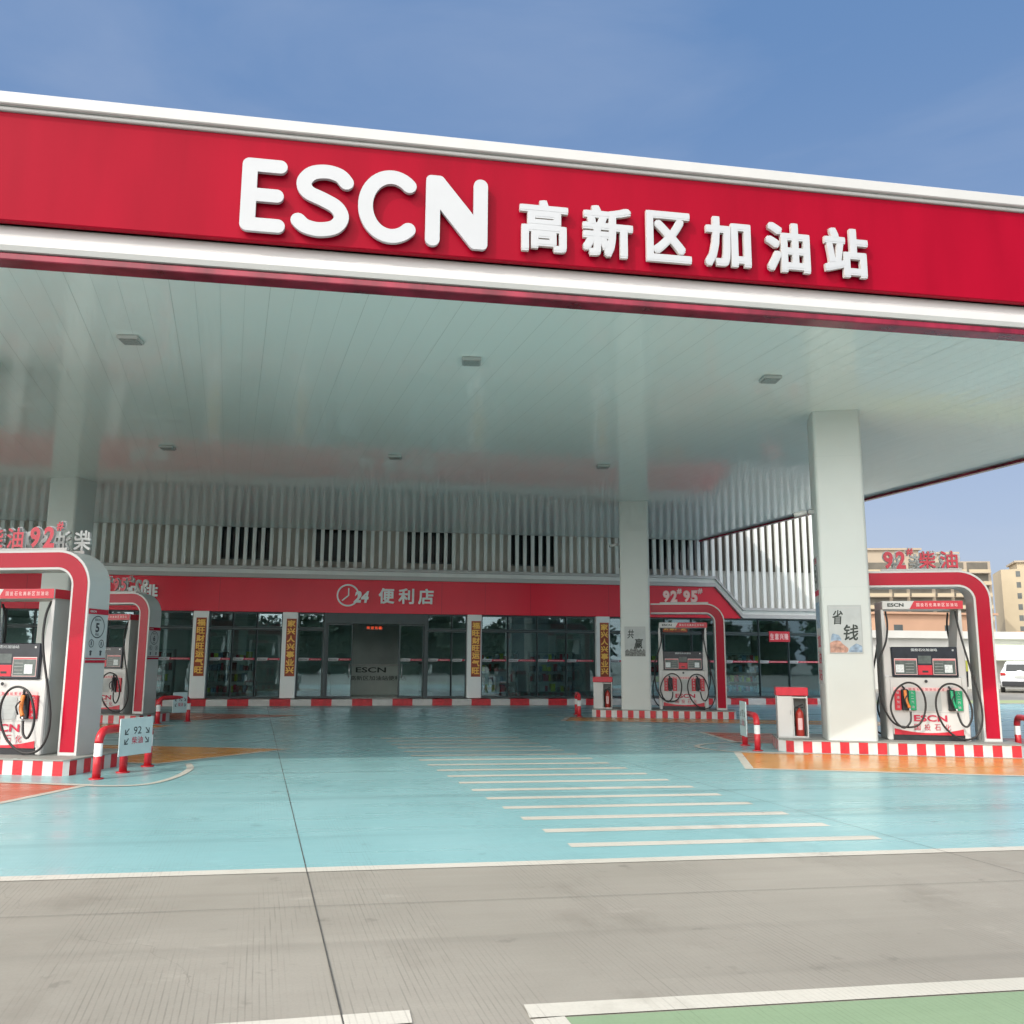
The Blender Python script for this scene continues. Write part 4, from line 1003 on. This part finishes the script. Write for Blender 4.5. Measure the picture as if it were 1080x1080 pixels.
# narrow notice on the left face of the large right column
x, y = ipt('right_near', 0.598, 0.80); a = ISL['right_near'][1]
t = thing('column_notice', 'narrow vertical notice on the left side of the large right column', 'notice', (x, y, 1.2), a - math.pi / 2)
b = MB(); b.box(0, 0.58, -0.008, 0.0, 0.0, 2.35, 'poster'); b.build('sheet', t)
b = MB(); 
b.face([(0.03, -0.010, 1.62), (0.55, -0.010, 1.62), (0.55, -0.010, 1.72), (0.03, -0.010, 1.72)], 'red_text')
b.face([(0.06, -0.010, 1.02), (0.52, -0.010, 1.02), (0.52, -0.010, 1.50), (0.06, -0.010, 1.50)], 'blue_print')
text_into(b, '5', 'ink', 0.2, 1.85, 0.16, 0.26, -0.012, 0, .03); 
ro = [(0.29 + 0.2 * math.cos(R_(d)), 1.97 + 0.24 * math.sin(R_(d))) for d in range(0, 360, 15)]; ri = [(0.29 + 0.18 * math.cos(R_(d)), 1.97 + 0.22 * math.sin(R_(d))) for d in range(0, 360, 15)]
for k in range(24):
    k2 = (k + 1) % 24; b.face([(ro[k][0], -.012, ro[k][1]), (ro[k2][0], -.012, ro[k2][1]), (ri[k2][0], -.012, ri[k2][1]), (ri[k][0], -.012, ri[k][1])], 'ink')
for k, ch in enumerate('加油站'): text_into(b, ch, 'red_text', 0.10, 0.66 - k * 0.30, 0.38, 0.24, -0.012, 0, 0.01)
text_into(b, '油', 'red_text', 0.12, 2.22, 0.32, 0.12, -0.012, 0, 0.01)
b.build('printing', t, fix=False)

# security cameras
def cctv(label, loc, rz):
    t = thing('security_camera', label, 'camera', loc, rz, 'security cameras fixed to the columns')
    b = MB(); b.box(-0.02, 0.02, 0.0, 0.12, -0.03, 0.03, 'body_grey'); b.build('bracket', t)
    b = MB(); b.tube([(0.0, -0.02, 0.0), (-0.03, -0.26, -0.05)], 0.045, 'body_white', 12); b.build('housing', t)
    b = MB(); b.tube([(-0.03, -0.262, -0.05), (-0.031, -0.28, -0.053)], 0.035, 'black', 12); b.build('lens', t)
x, y = ipt('right_far', 0.56, 0.5); cctv('security camera on the left side of the slim column', (x, y, 5.05), ISL['right_far'][1] - math.pi / 2 - 0.2)
x, y = ipt('right_near', 0.50, 0.5); cctv('security camera high on the left side of the large right column', (x, y, 4.42), ISL['right_near'][1] - math.pi / 2)

# ------------------------------------------------------------------ beyond the forecourt, right
def simple_building(name, label, cat, x0, x1, y0, y1, h, wall, wins, par=0.45):
    t = thing(name, label, cat, ((x0 + x1) / 2, y0, 0)); cx = (x0 + x1) / 2
    b = MB(); b.box(x0 - cx, x1 - cx, 0, y1 - y0, 0, h, wall); b.build('wall', t)
    b = MB(); b.box(x0 - cx - 0.35, x1 - cx + 0.35, -0.35, y1 - y0 + 0.35, h + 0.002, h + par, wall); b.build('roof', t)
    for (wx, wz, ww, wh) in wins:
        b = MB(); b.box(wx - cx, wx + ww - cx, -0.04, 0.03, wz, wz + wh, 'apt_glass'); b.build('window', t)
    return t
simple_building('service_building', 'long low white building with flat overhanging roof behind the right dispenser', 'building', 24.0, 70.0, 50.5, 58.0, 3.05, 'wall_white', [(58, 1.0, 1.6, 1.4)])
simple_building('orange_building', 'low orange building showing above the white roof behind the right dispenser', 'building', 48.5, 60.5, 78.0, 90.0, 6.1, 'low_orange', [(50.0, 4.2, .9, 0.9), (55.3, 4.2, 1.8, 0.9), (58.2, 4.0, 1.2, 1.1)], 0.2)
simple_building('orange_building', 'low orange roofed building under the yellow tower at the right edge', 'building', 76.0, 95.0, 90.0, 100.0, 4.9, 'low_orange', [(78, 3.4, 1, 0.6)], 0.3)
t = thing('awning', 'pale green awning on the white building above the parked car', 'awning', (38.9, 49.9, 0))
b = MB(); b.face([(-0.9, 0.6, 2.75), (4.5, 0.6, 2.75), (4.5, -1.2, 1.95), (-1.5, -1.2, 1.95)], 'awning'); b.face([(-1.5, -1.2, 1.95), (4.5, -1.2, 1.95), (4.5, -1.2, 1.75), (-1.5, -1.2, 1.75)], 'awning'); b.build('fabric', t, fix=False)
b = MB(); b.tube([(-1.4, -1.15, 0), (-1.4, -1.15, 1.9)], 0.04, 'body_grey'); b.tube([(4.3, -1.15, 0), (4.3, -1.15, 1.9)], 0.04, 'body_grey'); b.build('post', t)

def apartment(label, x, y, rz, w, d, floors, fh, wallm, bays_, roof_steps):
    t = thing('apartment_block', label, 'apartment block', (x, y, 0), rz)
    H = floors * fh
    b = MB(); b.box(-w / 2, w / 2, 0, d, 0, H, wallm); b.build('wall', t)
    b = MB()
    for (x0, x1, z0, z1) in roof_steps: b.box(x0, x1, 1.0, d - 1, H + z0 + 0.003, H + z1, wallm); b.box(x0 - 0.6, x1 + 0.6, 0.4, d - 0.4, H + z1 + 0.003, H + z1 + 0.5, 'apt_cream')
    b.build('roof', t)
    for (bx, bw, kind) in bays_:
        for f in range(floors):
            z = f * fh
            if kind == 'balcony':
                a_ = MB(); a_.box(bx, bx + bw, -0.06, 0.02, z + 0.25, z + fh - 0.25, 'apt_brown'); o_ = a_.build('window', t)
                c_ = MB(); c_.box(bx - 0.15, bx + bw + 0.15, -1.5, -0.07, z - 0.12, z + 0.10, 'apt_cream'); c_.box(bx - 0.1, bx + bw + 0.1, -1.5, -1.38, z + 0.102, z + 0.8, 'apt_yellow'); c_.build('balcony', t)
            elif kind == 'window':
                a_ = MB(); a_.box(bx, bx + bw, -0.06, 0.02, z + 0.9, z + fh - 0.5, 'apt_glass'); a_.build('window', t)
            elif kind == 'side':
                a_ = MB(); a_.box(w / 2 - 0.02, w / 2 + 0.06, bx, bx + bw, z + 0.5, z + fh - 0.35, 'apt_brown'); a_.build('window', t)
    return t
apartment('tall cream apartment block with dark balconies rising behind the right pump arch', 137.6, 200.0, R_(-14), 31.0, 13.0, 9, 2.9, 'apt_cream',
          [(-14.6, 5.6, 'balcony'), (-8.2, 3.4, 'balcony'), (-4.0, 5.2, 'balcony'), (2.1, 3.6, 'balcony'), (6.5, 2.6, 'balcony'), (9.9, 4.9, 'balcony'), (0.8, 3.4, 'side'), (5.0, 3.2, 'side'), (9.0, 3.2, 'side')],
          [(-14.5, -1.0, 0, 2.9), (2.5, 8.0, 0, 1.9)])
apartment('yellow apartment tower with a single column of small windows at the right edge', 175.4, 204.0, R_(-30), 22.0, 14.0, 9, 2.85, 'apt_yellow',
          [(-7.6, 1.0, 'window'), (-2.0, 1.4, 'window'), (4, 3.0, 'balcony')], [(-7, 6, 0, 1.8), (-2, 6, 2.4, 4.2)])
# ------------------------------------------------------------------ parked SUV (rear towards us)
car = thing('parked_car', 'white SUV parked before the white building, rear end towards the pumps', 'car', (36.8, 45.7, 0), R_(-38))
b = MB()
# lofted cross sections along the length y (0 = rear): (y, half width low, half width high, z floor, z belt, z roof, half width roof)
secs = [(-2.25, 0.80, 0.86, 0.50, 0.98, 1.02, 0.70), (-2.18, 0.90, 0.93, 0.36, 1.02, 1.16, 0.76), (-1.95, 0.93, 0.94, 0.30, 1.04, 1.52, 0.68), (-1.6, 0.94, 0.95, 0.28, 1.05, 1.66, 0.66), (-0.6, 0.94, 0.95, 0.28, 1.03, 1.70, 0.66), (0.3, 0.94, 0.95, 0.28, 1.02, 1.66, 0.66), (1.0, 0.94, 0.94, 0.28, 1.01, 1.16, 0.74), (1.9, 0.92, 0.90, 0.30, 0.92, 0.98, 0.72), (2.25, 0.84, 0.80, 0.40, 0.75, 0.80, 0.66)]
ring_ = []
for (y_, wl, wh, zf, zb, zr, wr) in secs:
    ring_.append([(-wl, y_, zf), (-wl - .01, y_, (zf + zb) / 2), (-wh, y_, zb), (-wr - (0.04), y_, zb + (zr - zb) * .75), (-wr + .08, y_, zr), (0, y_, zr + 0.02), (wr - .08, y_, zr), (wr + .04, y_, zb + (zr - zb) * .75), (wh, y_, zb), (wl + .01, y_, (zf + zb) / 2), (wl, y_, zf)])
for i in range(len(ring_) - 1):
    for k in range(11):
        k2 = (k + 1) % 11
        glass = k in (2, 7) and 2 <= i <= 5
        b.face([ring_[i][k], ring_[i][k2], ring_[i + 1][k2], ring_[i + 1][k]], 'car_glass' if glass else 'car_paint', True)
b.face(ring_[0][::-1], 'car_paint'); b.face(ring_[-1], 'car_paint')
b.build('body', car)
b = MB(); b.face([(-0.66, -2.20, 1.14), (0.66, -2.20, 1.14), (0.60, -1.98, 1.53), (-0.60, -1.98, 1.53)], 'car_glass'); b.build('rear_window', car, fix=False)
b = MB(); b.box(-0.88, 0.88, -2.33, -2.1, 0.34, 0.62, 'black', 0.04); b.build('bumper', car)
b = MB(); b.box(-0.26, 0.26, -2.30, -2.26, 0.80, 0.93, 'body_grey'); b.build('number_plate', car)
for s_ in (-1, 1):
    b = MB(); b.box(s_ * 0.80 - 0.13, s_ * 0.80 + 0.13, -2.29, -2.10, 0.92, 1.07, 'lamp_red', 0.02); b.build('tail_light', car)
    for yy in (-1.4, 1.42):
        w_ = MB(); w_.tube([(s_ * 0.74, yy, 0.35), (s_ * 0.96, yy, 0.35)], 0.35, 'tyre', 22); wo = w_.build('wheel', car)
        w_ = MB(); w_.tube([(s_ * 0.955, yy, 0.35), (s_ * 0.975, yy, 0.35)], 0.23, 'steel', 18); w_.build('rim', wo)

# ------------------------------------------------------------------ far tree belt across the road behind the camera (what the shop windows mirror)
mb = MB(); rnd = random.Random(3)
for k in range(75):
    cx = -70 + k * 2.2 + rnd.uniform(-1, 1); cy = -38 + rnd.uniform(-5, 5); h = rnd.uniform(5.6, 8.2)
    mb.tube([(cx, cy, 0), (cx + .1, cy, h * .45)], 0.16, 'apt_brown', 6)
    for j in range(420):
        a = rnd.uniform(0, 6.28); r = rnd.uniform(0, 1) ** .5 * h * .34; z = h * rnd.uniform(.03, 1.0); r *= math.sin(min(3.0, (z / h - .1) * 3.3)) * .8 + .25
        p = Vector((cx + r * math.cos(a), cy + r * math.sin(a), z)); s_ = rnd.uniform(.18, .42) if j > 90 else rnd.uniform(.8, 1.5)
        if j <= 90: p = Vector((cx + (p.x - cx) * .6, cy + (p.y - cy) * .6, z * .8))
        d1 = Vector((rnd.uniform(-1, 1), rnd.uniform(-1, 1), rnd.uniform(-1, 1))).normalized() * s_; d2 = d1.cross(Vector((rnd.uniform(-1, 1), rnd.uniform(-1, 1), rnd.uniform(-1, 1)))).normalized() * s_ * .7
        mb.face([p - d1, p + d2, p + d1, p - d2], 'leaf')
o = mb.build('tree_belt', fix=False); o['kind'] = 'stuff'; tag(o, 'dark belt of trees across the road, mirrored in the shop windows', 'trees')

# ------------------------------------------------------------------ sky, sun, camera
w = bpy.data.worlds.new('World'); sc.world = w; w.use_nodes = True
nt = w.node_tree; N, L = nt.nodes, nt.links
bg = N.get('Background') or N.new('ShaderNodeBackground')
sky = N.new('ShaderNodeTexSky'); sky.sky_type = 'NISHITA'; sky.sun_disc = False
dv = Vector((0.95, 0.73, -1.0)).normalized()          # direction the light travels
elev = math.asin(-dv.z); az = math.atan2(-dv.x, -dv.y)  # azimuth of the sun, clockwise from +Y
sky.sun_elevation = elev; sky.sun_rotation = az
sky.air_density = 1.0; sky.dust_density = 2.0; sky.ozone_density = 2.0; sky.altitude = 50
# thin high cloud
tc = N.new('ShaderNodeTexCoord'); mp = N.new('ShaderNodeMapping'); mp.inputs['Scale'].default_value = (1.2, 1.2, 5.0); mp.inputs['Rotation'].default_value = (0.1, 0.25, 0.3)
L.new(tc.outputs['Generated'], mp.inputs['Vector'])
no = N.new('ShaderNodeTexNoise'); no.inputs['Scale'].default_value = 1.6; no.inputs['Detail'].default_value = 7; no.inputs['Roughness'].default_value = 0.55; no.inputs['Distortion'].default_value = 0.4
L.new(mp.outputs[0], no.inputs['Vector'])
rp = N.new('ShaderNodeMapRange'); rp.inputs[1].default_value = 0.45; rp.inputs[2].default_value = 0.8; rp.inputs[3].default_value = 0.0; rp.inputs[4].default_value = 0.22
L.new(no.outputs['Fac'], rp.inputs[0])
mx = N.new('ShaderNodeMix'); mx.data_type = 'RGBA'; mx.inputs[7].default_value = (3.6, 4.2, 5.6, 1)
L.new(sky.outputs[0], mx.inputs[6])
# hazy air: paler towards the horizon, plus a low glow added sunward to brighten under the canopy
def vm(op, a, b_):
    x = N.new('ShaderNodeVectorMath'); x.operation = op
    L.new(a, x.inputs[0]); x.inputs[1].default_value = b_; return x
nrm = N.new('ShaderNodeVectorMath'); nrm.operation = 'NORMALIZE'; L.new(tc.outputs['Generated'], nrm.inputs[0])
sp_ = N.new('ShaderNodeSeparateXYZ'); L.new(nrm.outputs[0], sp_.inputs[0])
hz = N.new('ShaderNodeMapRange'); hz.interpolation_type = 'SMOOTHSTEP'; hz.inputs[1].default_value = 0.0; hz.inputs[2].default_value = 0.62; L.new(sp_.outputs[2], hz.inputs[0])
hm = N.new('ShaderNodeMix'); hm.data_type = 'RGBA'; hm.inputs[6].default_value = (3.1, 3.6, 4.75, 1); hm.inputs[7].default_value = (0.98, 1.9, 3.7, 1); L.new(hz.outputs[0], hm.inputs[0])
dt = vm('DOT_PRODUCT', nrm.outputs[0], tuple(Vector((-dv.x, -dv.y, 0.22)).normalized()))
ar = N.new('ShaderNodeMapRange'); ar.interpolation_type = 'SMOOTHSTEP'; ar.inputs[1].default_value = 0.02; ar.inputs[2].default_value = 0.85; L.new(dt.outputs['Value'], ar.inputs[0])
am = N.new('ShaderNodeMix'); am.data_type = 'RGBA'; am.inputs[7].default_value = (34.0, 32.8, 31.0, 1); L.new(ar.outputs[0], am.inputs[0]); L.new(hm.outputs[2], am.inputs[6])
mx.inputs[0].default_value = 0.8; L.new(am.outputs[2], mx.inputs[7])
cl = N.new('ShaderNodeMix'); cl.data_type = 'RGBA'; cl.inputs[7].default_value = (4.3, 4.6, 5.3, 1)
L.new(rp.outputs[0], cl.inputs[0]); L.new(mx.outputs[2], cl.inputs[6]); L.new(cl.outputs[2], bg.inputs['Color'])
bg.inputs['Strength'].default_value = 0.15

sun = bpy.data.lights.new('sun', 'SUN'); sun.energy = 2.3; sun.angle = R_(0.6); sun.color = (1.0, 0.93, 0.82)
so = bpy.data.objects.new('sun', sun); COL.objects.link(so); so.rotation_euler = dv.to_track_quat('-Z', 'Y').to_euler(); so.location = (-30, -20, 40)

cam = bpy.data.cameras.new('camera'); co = bpy.data.objects.new('camera', cam); COL.objects.link(co); sc.camera = co
Cm = ((0.98523728, -0.17110465, 0.00554138), (0.03314901, 0.15891893, -0.98673498), (0.16795431, 0.97235177, 0.1622448))
rt = Vector(Cm[0]); up = -Vector(Cm[1]); bk_ = -Vector(Cm[2])
co.matrix_world = Matrix(((rt.x, up.x, bk_.x, 0), (rt.y, up.y, bk_.y, 0), (rt.z, up.z, bk_.z, 1.6), (0, 0, 0, 1)))
cam.sensor_width = 36; cam.lens = 950.16 / 1080 * 36; cam.clip_start = 0.05; cam.clip_end = 4000
sc.cycles.diffuse_bounces = 8; sc.cycles.max_bounces = 12; sc.cycles.transparent_max_bounces = 12
sc.view_settings.view_transform = 'Standard'; sc.view_settings.look = 'None'; sc.view_settings.exposure = 0; sc.view_settings.gamma = 1
